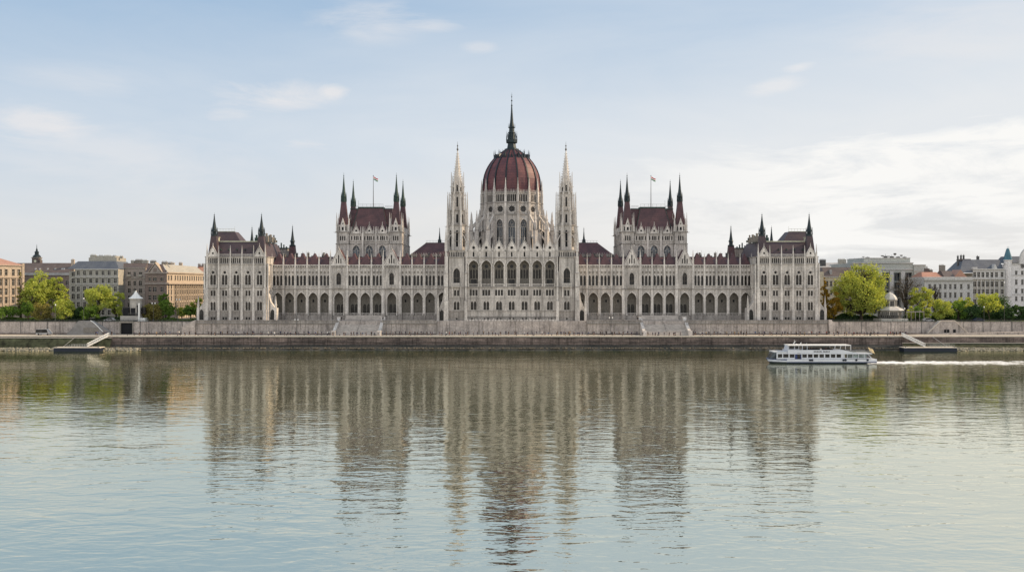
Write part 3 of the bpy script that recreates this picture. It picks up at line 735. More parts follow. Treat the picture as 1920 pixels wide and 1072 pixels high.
# ---------------------------------------------------- tall spired towers
def tower(s):
    ct = 103.3 * km; cy = YM + 6.6
    Tn = put('spired_tower', None, root, (s * ct, cy, 5.4))
    b = MB(s)
    hw = 14.6 * km
    xa, xb = ct - hw, ct + hw
    b.panel(xa, xb, 5.4, 10.6, YM - 1.2, [], .3, 4)
    b.box(xa, xb, YM - 1.4, YM, 10.35, 10.65, 2)
    b.panel(xa, xb, 10.65, 14.9, YM, [rect(ct, 11.3, .75, .75)], .4, 2, 2)
    b.panel(xa, xb, 14.9, 20.0, YM, [lancet(ct - .62, 15.3, 1.0, 3.4), lancet(ct + .62, 15.3, 1.0, 3.4)], .4, 0, 2)
    b.panel(xa, xb, 20.0, 24.6, YM, [rect(ct - .62, 21.0, .8, 2.3), rect(ct + .62, 21.0, .8, 2.3)], .4, 0, 2)
    b.panel(xa, xb, 24.6, 36.7, YM, [lancet(ct, 26.2, 2.6, 6.0, .8, 5)], .5, 0, 2)
    b.band([(ct - 1.4, 28.5)] + arc_pts(ct, 29.9, 3.0, 2.9, 6) + [(ct + 1.4, 28.5)], .28, YM - .25, YM, 0)
    b.band(arc_pts(ct, 17.6, 2.7, 1.5, 6), .16, YM - .14, YM, 0)
    put('basement_window', winmesh('tb', [rect(0, 0, .75, .75)], name='basement_window'), Tn, (s * ct, YM + .37, 11.3))
    put('window', WM['cw1'], Tn, (s * ct, YM + .37, 15.25 + .02))
    put('window', winmesh('tw2', [rect(-.62, 0, .8, 2.3), rect(.62, 0, .8, 2.3)], [(-.66, -.58, 0, 2.3), (.58, .66, 0, 2.3)]), Tn, (s * ct, YM + .37, 21.0))
    put('window', winmesh('tw3', [lancet(0, 0, 2.6, 6.0, .8, 5)], [(-.08, .08, 0, 5.8), (-1.2, -.08, 1.9, 2.1), (.08, 1.2, 1.9, 2.1), (-.75, -.67, 2.1, 5.0), (.67, .75, 2.1, 5.0)]), Tn, (s * ct, YM + .47, 26.2))
    b.box(ct - 2.0, ct + 2.0, YM - 1.2, YM, 24.6, 24.9, 0); b.box(ct - 2.0, ct + 2.0, YM - 1.2, YM - 1.0, 25.8, 26.0, 0)
    for q in range(9): b.box(ct - 1.9 + q * .475 - .07, ct - 1.9 + q * .475 + .07, YM - 1.18, YM - 1.02, 24.9, 25.8, 0)
    for d in (-1.7, 1.7): b.xprism([(ct + d - .25, 20.5), (ct + d + .25, 20.5), (ct + d + .25, 24.6), (ct + d - .25, 24.6)], YM - .6, YM, 0)
    for zz, t, o in ((12.5, .2, .15), (14.7, .22, .2), (19.9, .16, .1), (24.2, .4, .3), (36.5, .3, .4), (39.3, .3, .4)): b.box(xa, xb, YM - o, YM, zz, zz + t, 2)
    # parapet arcade 36.8..39.3
    b.panel(xa, xb, 36.7, 39.4, YM, [lancet(xa + (q + .5) * 2 * hw / 9, 36.95, .38, 1.9, 1, 2) for q in range(9)], .4, 0, 2)
    b.box(xa, xb, YM + .4, YM + .5, 36.7, 39.4, 3)
    # flanks
    b.box(xa, xb, YM + .6, YM + 13, 5.4, 39.3, 0)
    for xs in (xa, xb):
        o = xs == xb
        w = 2.1
        X0, X1 = (xs, xs + w) if o else (xs - w * .62, xs)
        b.box(X0, X1, YM - 1.9, YM + 13.2 if not o else YM + 13.2, 5.4, 10.6, 4)
        b.box(X0 + .1, X1 - .1, YM - 1.5, YM + 13.2, 10.6, 19, 0)
        b.box(X0 + .22, X1 - .25, YM - 1.1, YM + 13, 19, 30, 0)
        b.box(X0 + .3, X1 - .45, YM - .8, YM + 13, 30, 37, 0)
        for zz in (14.8, 19.0, 24.5, 30.0): b.box(X0, X1 - (.1 if zz < 25 else .3), YM - 1.4, YM + 13.05, zz, zz + .2, 2)
        b.pinn((X0 + X1) / 2, YM - .1, 37, .8, 2.0, 5.2, 0)
        b.gable(X0 + .2, X1 - .2, 30.2, 32.0, YM - 1.0, YM - .8, 0)
    # octagon shaft
    def octa(a, z0, z1, holes, m=0, dep=.35):
        for k in range(8):
            q = MB(s, frameT(ct, cy, a, k * pi / 4)); hw_ = a * tan(pi / 8)
            q.panel(-hw_, hw_, z0, z1, 0, holes, dep, 0, 2)
            if holes: q.box(-hw_ * .6, hw_ * .6, dep, dep + .1, z0 + .2, z1 - .2, 3)
            n0 = len(b.v); b.v += q.v
            for f, mm in zip(q.f, q.m): b.f.append(tuple(i + n0 for i in f)); b.m.append(mm)
    octa(3.9, 39.3, 49.9, [lancet(0, 41.0, .95, 6.9)])
    octa(3.0, 49.9, 55.9, [lancet(0, 50.9, .8, 3.6)])
    octa(2.35, 55.9, 63.3, [lancet(0, 57.5, .65, 4.2)])
    octa(2.0, 63.3, 66.4, [lancet(0, 63.9, .6, 1.9)])
    b.lathe(ct, cy, [(4.2, 49.6), (4.3, 50.1), (3.0, 50.2)], 8, 2); b.lathe(ct, cy, [(3.2, 55.6), (3.4, 56.0), (2.4, 56.1)], 8, 2)
    b.lathe(ct, cy, [(2.5, 62.9), (2.8, 63.3), (2.0, 63.5)], 8, 2); b.lathe(ct, cy, [(4.0, 46.7), (4.15, 46.9), (3.9, 47.1)], 8, 2)
    b.lathe(ct, cy, [(4.0, 43.2), (4.1, 43.3), (3.9, 43.4)], 8, 2)
    b.box(ct - 5.0, ct + 5.0, cy - 5.0, cy + 5.0, 39.0, 39.35, 2)
    for k in range(8):
        a = k * pi / 4 + pi / 8
        for R, z0, w, hs, hp in ((4.35, 39.3, .85, 10.2, 14.2), (3.55, 50.0, .62, 5.0, 8.6), (2.75, 56.0, .5, 6.4, 9.6), (2.15, 63.4, .4, 2.4, 4.6)):
            x, y = ct + R * sin(a), cy - R * cos(a)
            b.pinn(x, y, z0, w, hs, hp, 0)
            b.tube((x, y, z0 + hs * .98), (x + 1.25 * sin(a), y - 1.25 * cos(a), z0 + hs * .98 + .1), .13, .07, 4, 2)
            b.gable(x - .4, x + .4, z0 + hs * .75, z0 + hs * .75 + 1.0, y - w / 2 - .08, y - w / 2, 0)
    for sx_ in (-1, 1):           # corner shafts and sloping struts at the foot of the octagon
        for sy_ in (-1, 1):
            x, y = ct + sx_ * 4.55, cy + sy_ * 4.55
            b.pinn(x, y, 39.3, .9, 3.2, 6.5, 0); b.tube((x, y, 41.5), (ct + sx_ * 2.5, cy + sy_ * 2.9, 46.0), .22, .22, 4, 0)
            b.box(x - .2, x + .2, y - .2, y + .2, 39.3, 44, 0)
    b.build('wall', ['stone', 'inner', 'stone2', 'dark', 'base'], Tn)
    # crocketed spire
    r = MB(s); zt = 81.0; R0 = 1.85
    r.lathe(ct, cy, [(R0, 66.2), (.16, zt)], 8, 0)
    for lv in range(13):
        t = lv / 13; z = 66.8 + (zt - 67.3) * t; R = R0 + (.16 - R0) * t + .06
        for k in range(8):
            a = k * pi / 4 + pi / 8; sz = .34 * (1 - t * .45)
            x, y = ct + R * 1.04 * sin(a), cy - R * 1.04 * cos(a)
            r.tube((x, y, z), (x + sz * 1.3 * sin(a), y - sz * 1.3 * cos(a), z + sz * .9), sz * .42, sz * .5, 4, 0)
    for k in range(8):
        a = k * pi / 4; r.gable(ct + 1.9 * sin(a) - .4, ct + 1.9 * sin(a) + .4, 65.6, 67.8, cy - 1.9 * cos(a) - .1, cy - 1.9 * cos(a) + .1, 0)
    r.lathe(ct, cy, [(.15, zt - .3), (.42, zt + .3), (.2, zt + .8), (.1, zt + 1.4), (.3, zt + 1.8), (.08, zt + 2.2), (.03, zt + 3.6)], 6, 1)
    r.build('stone_spire', ['stone', 'iron'], Tn)
    # stepped outer buttress with arched recess
    r = MB(s); X1 = xb + 1.9
    r.xprism([(X1, 5.4), (X1 + 2.9, 5.4), (X1 + 2.9, 15.8), (X1 + 2.0, 16.4), (X1 + .8, 19.2), (X1 + .25, 23), (X1, 24)], YM + 1.2, YM + 4.4)
    r.box(X1 + 2.0, X1 + 2.95, YM - .3, YM + 4.6, 5.4, 16.2); r.pinn(X1 + 2.5, YM + .4, 16.2, .75, 1.4, 4.6)
    r.box(X1 + .02, X1 + 2.9, YM - 1.0, YM + 1.2, 5.4, 10.7, 2)
    r.xprism([(X1 + .15, 11.0)] + arc_pts(X1 + 1.1, 13.9, 1.7, 1.4, 4) + [(X1 + 1.95, 11.0)], YM + 1.13, YM + 1.22, 1)
    r.build('buttress', ['stone', 'glass', 'base'], Tn)
for s in (-1, 1): tower(s)
# ---------------------------------------------------- dome
DY = 440.0
D = put('dome', None, root, (0, DY, 38))
def dome():
    b = MB(); NS = 16
    def app(q):
        n0 = len(b.v); b.v += q.v
        for f, m in zip(q.f, q.m): b.f.append(tuple(i + n0 for i in f)); b.m.append(m)
    tall = winmesh('dtall', [lancet(0, 0, 2.9, 13, .6, 6)], [(-.55, -.38, 0, 9.6), (.38, .55, 0, 9.6), (-1.4, 1.4, 9.6, 9.85), (-1.4, -.55, 4.6, 4.75), (-.38, .38, 4.6, 4.75), (.55, 1.4, 4.6, 4.75)], 'glassb', 'framel')
    rosem = winmesh('drose', [circ(0, 0, 1.7, 12)], [(-.06, .06, -1.4, -.06), (-.06, .06, .06, 1.4), (-1.4, 1.4, -.06, .06)], 'glass', 'frame', 'rose_window')
    for k in range(NS):
        ph = k * 2 * pi / NS
        a1, a2 = 14.0, 13.4
        h1, h2 = a1 * tan(pi / NS), a2 * tan(pi / NS)
        q = MB(1, frameT(0, DY, a1, ph))
        q.panel(-h1, h1, 36, 56.8, 0, [lancet(0, 41.6, 2.9, 13, .6, 6)], .6, 0, 2)
        q.band([(-1.6, 44)] + arc_pts(0, 52.3, 3.2, 2.6, 6) + [(1.6, 44)], .3, -.25, 0, 0)
        # tracery in front of the glass head
        for cx_, cz_, r_ in ((0, 53.1, .62), (-.68, 51.9, .5), (.68, 51.9, .5)):
            q.band(circ(cx_, cz_, r_, 10) + [(cx_ + r_, cz_)], -.16, .32, .5, 2)
        q.box(-h1, h1, -.3, 0, 56.5, 56.9, 2)
        app(q)
        q = MB(1, frameT(0, DY, a2, ph))
        q.panel(-h2, h2, 56.8, 62.2, 0, [star(0, 59.3, 1.6)], .35, 0, 2)
        q.band(circ(0, 59.3, 1.85, 16) + [(1.85, 59.3)], -.2, -.18, 0, 0)
        q.panel(-h2, h2, 62.2, 66.6, 0, [lancet(d, 62.6, .60, 3.3, 1, 2) for d in (-1.64, -.82, 0, .82, 1.64)], .5, 0, 2)
        q.box(-2.0, 2.0, .5, .6, 62.3, 66, 3)
        q.box(-h2, h2, -.35, 0, 61.9, 62.3, 2); q.box(-h2, h2, -.3, .3, 66.3, 66.6, 2)
        for j in range(7): q.pinn(-2.1 + j * .7, -.05, 66.6, .22, .3, 1.15, 0)
        app(q)
        put('window', tall, D, (sin(ph) * (a1 - .57), DY - cos(ph) * (a1 - .57), 41.6), ph)
        put('rose_window', rosem, D, (sin(ph) * (a2 - .33), DY - cos(ph) * (a2 - .33), 59.3), ph)
        # corner shafts
        q = MB(1, frameT(0, DY, 14.2, ph + pi / NS))
        q.box(-.55, .55, -.9, 1.2, 36, 57, 0); q.box(-.45, .45, -.3, 1.2, 57, 66.8, 0)
        q.box(-.55, .55, -.45, 1.2, 62.0, 62.35, 2); q.pinn(0, .2, 66.8, .75, 1.2, 5.2, 0)
        q.gable(-.5, .5, 60.2, 61.4, -.42, -.3, 0); q.pinn(0, -.7, 57, .5, .9, 2.2, 0)
        app(q)
    b.lathe(0, DY, [(13.3, 66.5), (13.3, 67.0), (12.9, 67.1)], 16, 2, rot=pi / 16 - pi / 2 + 0)
    b.build('drum', ['stone', 'inner', 'stone2', 'dark'], D)
    prof = [(13.0, 66.9), (13.05, 69), (13.0, 71), (12.8, 73.4), (12.3, 75.6), (11.55, 77.7), (10.6, 79.6), (9.5, 81.3), (8.2, 82.9), (6.9, 84.2), (5.5, 85.4), (4.2, 86.4), (3.1, 87.2)]
    r = MB(); r.lathe(0, DY, prof, 16, 0, rot=pi / 16); r.build('dome_shell', ['domered'], D)
    # rib built once, turned sixteen times
    q = MB(); c = 1 / cos(pi / 16)
    for (ra, za), (rb, zb) in zip(prof, prof[1:]):
        q.hexa([(-.32, -ra * c - .3, za), (.32, -ra * c - .3, za), (.32, -ra * c + .3, za), (-.32, -ra * c + .3, za)],
               [(-.32, -rb * c - .3, zb), (.32, -rb * c - .3, zb), (.32, -rb * c + .3, zb), (-.32, -rb * c + .3, zb)])
    rm = q.mesh('rib', ['rib'], (0, 0, 38))
    # crown dormer with spikes
    q = MB(); q.gable(-.75, .75, 82.6, 84.9, -8.3, -5.6, 0); q.xprism([(-.5, 82.2), (.5, 82.2), (.5, 82.8), (-.5, 82.8)], -8.2, -6, 0)
    q.pyr(0, -8.2, 84.4, 86.9, .35); q.pyr(-1.2, -7.9, 82.9, 85.2, .4); q.tube((0, -5.2, 85.2), (0, -5.9, 87), .12, .05, 4)
    cm = q.mesh('crown_dormer', ['rib'], (0, 0, 38))
    fm = MB()
    fm.box(-.65, .65, -19.6, -18.0, 36, 50, 0); fm.box(-.5, .5, -19.3, -18.2, 50, 53.2, 0); fm.box(-.75, .75, -19.7, -17.9, 49.7, 50.0, 1)
    fm.pinn(0, -18.8, 53.2, .8, 1.2, 4.4, 0); fm.pinn(0, -19.5, 50, .45, .8, 2.4, 0)
    fm.hexa([(-.3, -18.6, 51.0), (.3, -18.6, 51.0), (.3, -14.3, 55.9), (-.3, -14.3, 55.9)], [(-.3, -18.6, 52.2), (.3, -18.6, 52.2), (.3, -14.3, 57.2), (-.3, -14.3, 57.2)], 0)
    fm.hexa([(-.3, -18.4, 44.6), (.3, -18.4, 44.6), (.3, -14.3, 48.6), (-.3, -14.3, 48.6)], [(-.3, -18.4, 45.7), (.3, -18.4, 45.7), (.3, -14.3, 50), (-.3, -14.3, 50)], 0)
    fm.box(-.22, .22, -16.6, -16.0, 47.4, 53.8, 0)
    fmm = fm.mesh('flying_buttress', ['stone', 'stone2'], (0, 0, 38))
    for k in range(16):
        ph = (k + .5) * pi / 8
        put('rib', rm, D, (0, DY, 38), ph); put('crown_dormer', cm, D, (0, DY, 38), k * pi / 8)
        if k in (0, 15): continue
        put('flying_buttress', fmm, D, (0, DY, 38), ph)
    # ambulatory ring round the flanks
    r = MB()
    for k in range(2, 15):
        ph = k * pi / 8; a = 17.6 if k not in (2, 14) else 16.0; h = a * tan(pi / 16)
        q = MB(1, frameT(0, DY, a, ph))
        q.panel(-h, h, 36, 49.2, 0, [lancet(0, 40.5, 1.1 if k in (2, 14) else 2.2, 6.0, 1, 4)], .5, 0, 2)
        q.box(-h, h, .5, .6, 36, 49, 3); q.box(-h, h, -.25, .2, 49.0, 49.3, 2)
        q.poly([(-h, .6, 49.2), (h, .6, 49.2), (h * .8, 3.6, 51.0), (-h * .8, 3.6, 51.0)], 2)
        for d in (-1.5, 0, 1.5): q.pinn(d, 0, 49.3, .26, .4, 1.2, 0)
        n0 = len(r.v); r.v += q.v
        for f, m in zip(q.f, q.m): r.f.append(tuple(i + n0 for i in f)); r.m.append(m)
    r.build('ambulatory', ['stone', 'inner', 'stone2', 'dark'], D)
    # lantern and needle
    r = MB()
    r.lathe(0, DY, [(3.3, 86.8), (3.2, 87.5), (2.1, 88.0), (1.75, 90.2), (2.5, 90.5), (2.6, 91.9), (2.0, 92.0)], 8)
    for k in range(8):
        a = k * pi / 4; x, y = 2.35 * sin(a), DY - 2.35 * cos(a)
        r.tube((x, y, 91.8), (x * .75, DY + (y - DY) * .75, 95.0), .17, .12, 5); r.pyr(x, y, 91.9, 96.0, .42)
    r.lathe(0, DY, [(1.55, 91.9), (1.35, 94.8), (1.6, 95.0), (1.25, 95.6), (1.15, 97.2), (1.45, 97.4), (1.0, 98.0), (.72, 100.5), (.42, 104.5), (.25, 107.5)], 8)
    for z, w in ((107.6, .42), (109.8, .38), (111.6, .25)): r.lathe(0, DY, [(.06, z - .5), (w, z), (.06, z + .5)], 6)
    r.lathe(0, DY, [(.2, 107.4), (.1, 110), (.04, 113.4)], 6)
    for k in range(8):
        a = k * pi / 4; r.pyr(1.5 * sin(a), DY - 1.5 * cos(a), 97.3, 99.4, .25)
    r.tube((-.35, DY, 112.4), (.35, DY, 112.4), .06, .06, 4)
    r.build('lantern_spire', ['copdark'], D)
dome()
# flags on the chambers
def flag(s, px):
    x = PX(px, 420); fp = empty('flag_pole', (x, 420, 59.4), 'flagpole with red, white and green flag on the roof %s of the dome' % ('left' if s < 0 else 'right'), 'flagpole', 'flagpoles on the chamber roofs')
    r = MB(); r.lathe(x, 420, [(.16, 59.4), (.08, 73.0)], 6); r.lathe(x, 420, [(.05, 73), (.22, 73.2), (.05, 73.4)], 6); r.build('pole', ['iron'], fp)
    r = MB(); n = 8
    for j in range(3):
        for i in range(n):
            def P(i, j): 
                t = i / n; return (x + .15 + 1.9 * t, 420 + .25 * sin(t * 6), 72.7 - j * .45 - t * .9 + .12 * sin(t * 7))
            r.poly([P(i, j + 1), P(i + 1, j + 1), P(i + 1, j), P(i, j)], j)
    f = r.build('flag', [simple('flag_red', (.5, .03, .04)), 'white', simple('flag_green', (.03, .2, .07))], fp)
flag(-1, 700); flag(1, 1220.5)
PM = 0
# =================================================================== GROUND, QUAY, TERRACE
def struct(o): o['kind'] = 'structure'; return o
b = MB(); b.poly([(-3000, 390.3, 10.38), (3000, 390.3, 10.38), (3000, 4000, 10.38), (-3000, 4000, 10.38)])
struct(b.build('ground', ['asphalt']))
S['grass'] = simple('park_grass', (0.10, 0.14, 0.035), 0.95, var=0.4, scale=0.5)
for a, c in ((-300, -128.5), (129, 320)):
    b = MB(); b.box(a, c, 392.5, 409, 10.3, 10.46); struct(b.build('lawn', ['grass']))
b = MB(); b.box(-128, 128, 388.0, 480, 5, 10.9); struct(b.build('terrace_ground', ['base']))
b = MB(); b.box(-700, 700, 374.0, 391, -1, 5.4); struct(b.build('quay_road', ['paving']))
# coping and river wall
XL, XR = -155.5, 152.0
b = MB(); b.box(-700, 700, 373.65, 374.35, 5.2, 5.62); struct(b.build('quay_kerb', ['coping']))
b = MB()
b.box(XL, XR, 373.8, 374, 1.9, 5.2, 0)
b.poly([(XL, 373.8, 1.9), (XR, 373.8, 1.9), (XR, 371.6, .9), (XL, 371.6, .9)][::-1], 1)
b.poly([(XL, 371.6, .9), (XR, 371.6, .9), (XR, 370.4, -1), (XL, 370.4, -1)][::-1], 1)
b.box(XL, XR, 373.6, 373.8, 3.0, 3.12, 1); b.box(XL, XR, 373.5, 373.8, 1.9, 2.15, 1); b.box(XL, XR, 373.68, 373.8, 4.85, 5.2, 1); b.box(XL, XR, 371.9, 372.5, 1.0, 1.45, 1)
rnd = random.Random(3)
x = XL
while x < XR:
    w = rnd.uniform(9, 21); b.box(x - .25, x + .25, 373.55, 373.8, 1.9, 5.2, 0); x += w
b.build('river_wall', ['quay', 'quaydark'])
tag(bpy.data.objects['river_wall'], 'long dark brown stone river wall running below the whole palace', 'wall')
S['slope'] = simple('grassy_slope', (0.055, 0.062, 0.035), 0.95, var=0.75, scale=0.5)
for a, c, nm, dark in ((-700, XL, 'left', 1), (XR, 700, 'right', 0)):
    b = MB()
    z1 = 4.7 if a < 0 else 2.7
    b.box(a, c, 373.8, 374, z1, 5.2, 0); b.box(a, c, 373.78, 373.8, z1, z1 + .2, 1)
    n = 60; ys = [373.8, 372.8, 371.8, 370.9, 370.0]; zs_ = [z1, z1 * .75 + .2, z1 * .45 + .3, .9, -.8]
    g = [[b.av(a + (c - a) * i / n, y, z + (rnd.uniform(-.15, .15) if 0 < j < 4 else 0)) for j, (y, z) in enumerate(zip(ys, zs_))] for i in range(n + 1)]
    for i in range(n):
        for j in range(4): b.face([g[i][j], g[i][j + 1], g[i + 1][j + 1], g[i + 1][j]], 2)
    o = b.build('embankment_slope', ['quay', 'coping', 'slope']); struct(o)
    if 1:
        r = MB(); x0, x1 = (-215, XL) if a < 0 else (XR, 215)
        if a < 0: x1 = XL + 12
        for q in range(700):
            x = rnd.uniform(x0, x1); t = rnd.random(); y = 371.3 - t * 1.3; z = 1.0 - t * 1.1; s_ = rnd.uniform(.3, .8)
            r.lathe(x, y, [(s_ * .5, z - s_ * .3), (s_, z), (s_ * .75, z + s_ * .4), (s_ * .2, z + s_ * .55)], 5, 0, rot=rnd.uniform(0, 3))
        S.setdefault('rock', simple('pale_riprap', (0.28, 0.26, 0.20), 0.9, var=0.5, scale=1.5))
        tag(r.build('riprap_rocks', ['rock']), 'pale broken rocks along the waterline at the %s end of the bank' % nm, 'rocks', kind='stuff')
# scattered debris rocks on the ledge at the foot of the river wall
r = MB()
for q in range(900):
    x = rnd.uniform(XL, XR); s_ = rnd.uniform(.12, .38); y = rnd.uniform(371.0, 371.9)
    r.lathe(x, y, [(s_, .75), (s_ * 1.1, 1.0), (s_ * .3, 1.1 + s_ * .5)], 5, 0, rot=q)
tag(r.build('ledge_stones', [simple('dark_wet_stones', (0.13, 0.115, 0.09), 0.8, var=.6, scale=1.5)]), 'small dark stones along the waterline under the river wall', 'stones', kind='stuff')
# terrace retaining walls with parapet, stairs
def retaining(x0, x1, label, s):
    b = MB(s)
    b.box(x0, x1, 387.5, 388.0, 5.4, 9.7, 0); b.box(x0, x1, 387.2, 388.0, 9.7, 9.95, 1); b.box(x0, x1, 387.45, 387.95, 9.95, 11.0, 2); b.box(x0, x1, 387.3, 388.0, 11.0, 11.2, 2)
    n = max(1, int((x1 - x0) / 6))
    for q in range(n + 1):
        xx = x0 + (x1 - x0) * q / n; b.box(xx - .35, xx + .35, 387.3, 388.05, 9.95, 11.35, 2)
    for q in range(n * 2 + 1):
        xx = x0 + (x1 - x0) * q / (n * 2); b.box(xx - .07, xx + .07, 387.44, 387.5, 5.4, 9.7, 1)
    b.box(x0, x1, 387.35, 387.5, 5.4, 5.75, 3)
    o = b.build('terrace_wall', ['base', 'inner', 'stone2', 'quay']); tag(o, label, 'wall')
sx0, sx1 = 52.9, 69.9
STEP = simple('worn_step_stone', (.50, .46, .42), .85, var=.3, scale=.8)
for s, side in ((-1, 'left'), (1, 'right')):
    retaining(30.5, sx0 - .8, 'terrace wall between the centre block and the stairs on the %s' % side, s)
    retaining(sx1 + .8, 127.6, 'terrace wall from the stairs to the corner pavilion on the %s' % side, s)
    st = empty('stone_stairway', (s * 61.4, 379, 5.4), 'broad stone stairs rising from the quay to the terrace %s of the centre block' % side, 'stairs', 'stairs up to the terrace')
    b = MB(s); n = 22
    for q in range(n):
        y = 379.4 + q * 12.2 / n; b.box(sx0, sx1, y, 392.5, 5.4 + q * 5.5 / n, 5.4 + (q + 1) * 5.5 / n + (.0), 0)
    for q in range(8):
        y = 396.6 + q * .34; b.box(sx0 + 1, sx1 - 1, y, 399.9, 10.9 + q * 1.9 / 8, 10.9 + (q + 1) * 1.9 / 8, 0)
    b.build('flight', [STEP], st)
    for xx in (sx0 - .5, sx1 + .5):
        b = MB(s); b.yprism([(378.6, 5.4), (378.6, 7.0), (379.6, 7.0), (391.6, 12.0), (392.4, 12.0), (392.4, 5.4)], xx - .6, xx + .6)
        b.box(xx - .8, xx + .8, 378.2, 379.6, 5.4, 7.4); b.box(xx - .8, xx + .8, 391.3, 392.7, 10.9, 12.4); b.build('parapet', ['stone'], st)
    b = MB(s)
    b.tube((61.4, 379.4, 6.4), (61.4, 392, 12.0), .05, .05, 4)
    for q in range(6): b.tube((61.4, 379.5 + q * 2.4, 5.4 + q * 1.07), (61.4, 379.5 + q * 2.4, 6.45 + q * 1.07), .05, .05, 4)
    b.build('handrail', ['iron'], st)
# quay end ramps at pavilion sides (slanting side parapet on the right, low wall on the left)
b = MB(); b.xprism([(127.6, 5.4), (136.6, 5.4), (136.6, 6.2), (128.6, 11.2), (127.6, 11.2)], 386.8, 389.9); b.box(127.6, 129, 386.6, 390, 5.4, 11.3)
tag(b.build('ramp_wall', ['base']), 'stone ramp wall sloping down beside the right corner pavilion', 'wall')
b = MB(); b.xprism([(-127.6, 5.4), (-127.6, 11.2), (-129.5, 10.6), (-133, 8.6), (-133, 5.4)], 386.8, 389.9)
tag(b.build('ramp_wall', ['base']), 'stone ramp wall tapering off beside the left corner pavilion', 'wall')
# embankment walls left and right
def emb(x0, x1, label):
    b = MB(); b.box(x0, x1, 389.9, 390.3, 5.4, 10.5, 0); b.box(x0, x1, 389.7, 390.45, 10.5, 10.72, 1)
    x = x0 + 3
    while x < x1:
        b.box(x - .1, x + .1, 389.82, 389.9, 5.4, 10.5, 1); x += rnd.uniform(7, 16)
    b.box(x0, x1, 389.75, 389.9, 5.4, 5.9, 2)
    tag(b.build('embankment_wall', ['base', 'iron', 'quay']), label, 'wall')
emb(-330, -159.0, 'grey embankment wall left of the dark gateway')
emb(-153.8, -129, 'grey embankment wall between the dark gateway and the left pavilion')
emb(130, 330, 'long stone embankment wall right of the palace')
# dark gateway under the kiosk
g = empty('gateway', (-157, 390, 5.4), 'black gateway opening in the embankment wall under the white kiosk', 'gateway')
b = MB(); b.box(-158.9, -153.9, 390.4, 390.6, 5.4, 10.4); b.build('opening', ['dark'], g)
b = MB(); b.box(-159.2, -158.8, 389.6, 390.7, 5.4, 10.7); b.box(-154.0, -153.6, 389.6, 390.7, 5.4, 10.7); b.box(-158.8, -154.0, 389.7, 390.5, 10.0, 10.75); b.build('frame', ['inner'], g)
# trapezoid stair ramps
b = MB()
yr = 387.0
xs = [PX(p, yr) for p in (124, 147, 171, 213)]
b.xprism([(xs[0], 5.4), (xs[3], 5.4), (xs[2], 10.9), (xs[1], 10.9)], yr, 390.0, 0)
b.box(xs[0] + 7, xs[0] + 13, yr - .1, yr, 6.2, 8.2, 1)
b.tube((xs[2] - .2, yr - .1, 11.1), (xs[2] + 1.6, yr - .1, 9.8), .18, .18, 5, 2); b.tube((xs[2] + 1.6, yr - .1, 9.8), (PX(194, yr), yr - .1, 6.4), .18, .18, 5, 2)
tag(b.build('double_stair', [simple('ramp_concrete', (.27, .26, .25)), 'inner', 'white']), 'trapezoid stone stair ramp with white handrail in front of the left embankment', 'stairs')
b = MB()
xs = [PX(p, yr) for p in (1740, 1764, 1790, 1815)]
b.xprism([(xs[0], 5.9), (xs[3], 5.9), (xs[2], 10.9), (xs[1], 10.9)], yr, 390.0, 0)
b.band([(xs[0], 5.9), (xs[1], 10.9), (xs[2], 10.9), (xs[3], 5.9)], .28, yr - .2, yr + .4, 1)
for p, q_ in ((1770, 1774.5), (1775.5, 1780), (1787, 1792)):
    b.box(PX(p, yr), PX(q_, yr), yr - .06, yr, 6.2, 7.5, 2)
tag(b.build('double_stair', ['base', 'coping', 'dark']), 'trapezoid stone stair block with three small dark openings right of the rotunda', 'stairs')
b = MB(); x0, x1 = PX(1700, 385), PX(1905, 385)
b.hexa([(x0, 384, 5.4), (x1 + 30, 384, 5.4), (x1 + 30, 387, 5.4), (x0, 387, 5.4)], [(x0, 384, 5.5), (x1 + 30, 384, 7.4), (x1 + 30, 387, 7.4), (x0, 387, 5.5)], 0)
b.box(x0, x1 + 30, 383.85, 384, 5.4, 5.6, 1)
struct(b.build('side_road', ['base', 'coping']))
# =================================================================== CITY BUILDINGS
S['tan'] = stone('tan_render', (0.50, 0.42, 0.33), (0.40, 0.33, 0.26), 0, .5)
S['brown'] = stone('brown_brick', (0.27, 0.215, 0.19), (0.20, 0.16, 0.14), 0.5, .5)
S['orange'] = stone('ochre_stone', (0.47, 0.39, 0.31), (0.37, 0.30, 0.24), 0, .5)
S['greyb'] = stone('grey_stucco', (0.40, 0.385, 0.34), (0.31, 0.30, 0.27), 0, .5)
S['greyp'] = stone('pinkish_grey_stucco', (0.37, 0.325, 0.295), (0.28, 0.25, 0.23), 0, .5)
S['greyg'] = stone('grey_green_stone', (0.48, 0.50, 0.47), (0.40, 0.42, 0.40), 0, .5)
S['pale'] = stone('pale_grey_render', (0.58, 0.57, 0.55), (0.48, 0.47, 0.46), 0, .4)
S['whiteb'] = stone('white_stucco', (0.74, 0.72, 0.71), (0.62, 0.60, 0.60), 0, .4)
S['creamb'] = stone('cream_stucco', (0.58, 0.52, 0.40), (0.48, 0.43, 0.33), 0, .4)
S['slate'] = roofm('blue_slate', (0.085, 0.10, 0.13), (0.12, 0.135, 0.16))
S['slated'] = roofm('dark_brown_tiles', (0.10, 0.08, 0.075), (0.14, 0.11, 0.10))
S['rooftan'] = roofm('pinkish_tiles', (0.36, 0.20, 0.15), (0.42, 0.25, 0.18))
S['roofor'] = roofm('orange_tiles', (0.38, 0.19, 0.135), (0.45, 0.24, 0.17))
S['lgrey'] = simple('light_roof_sheet', (0.42, 0.42, 0.42), .6)
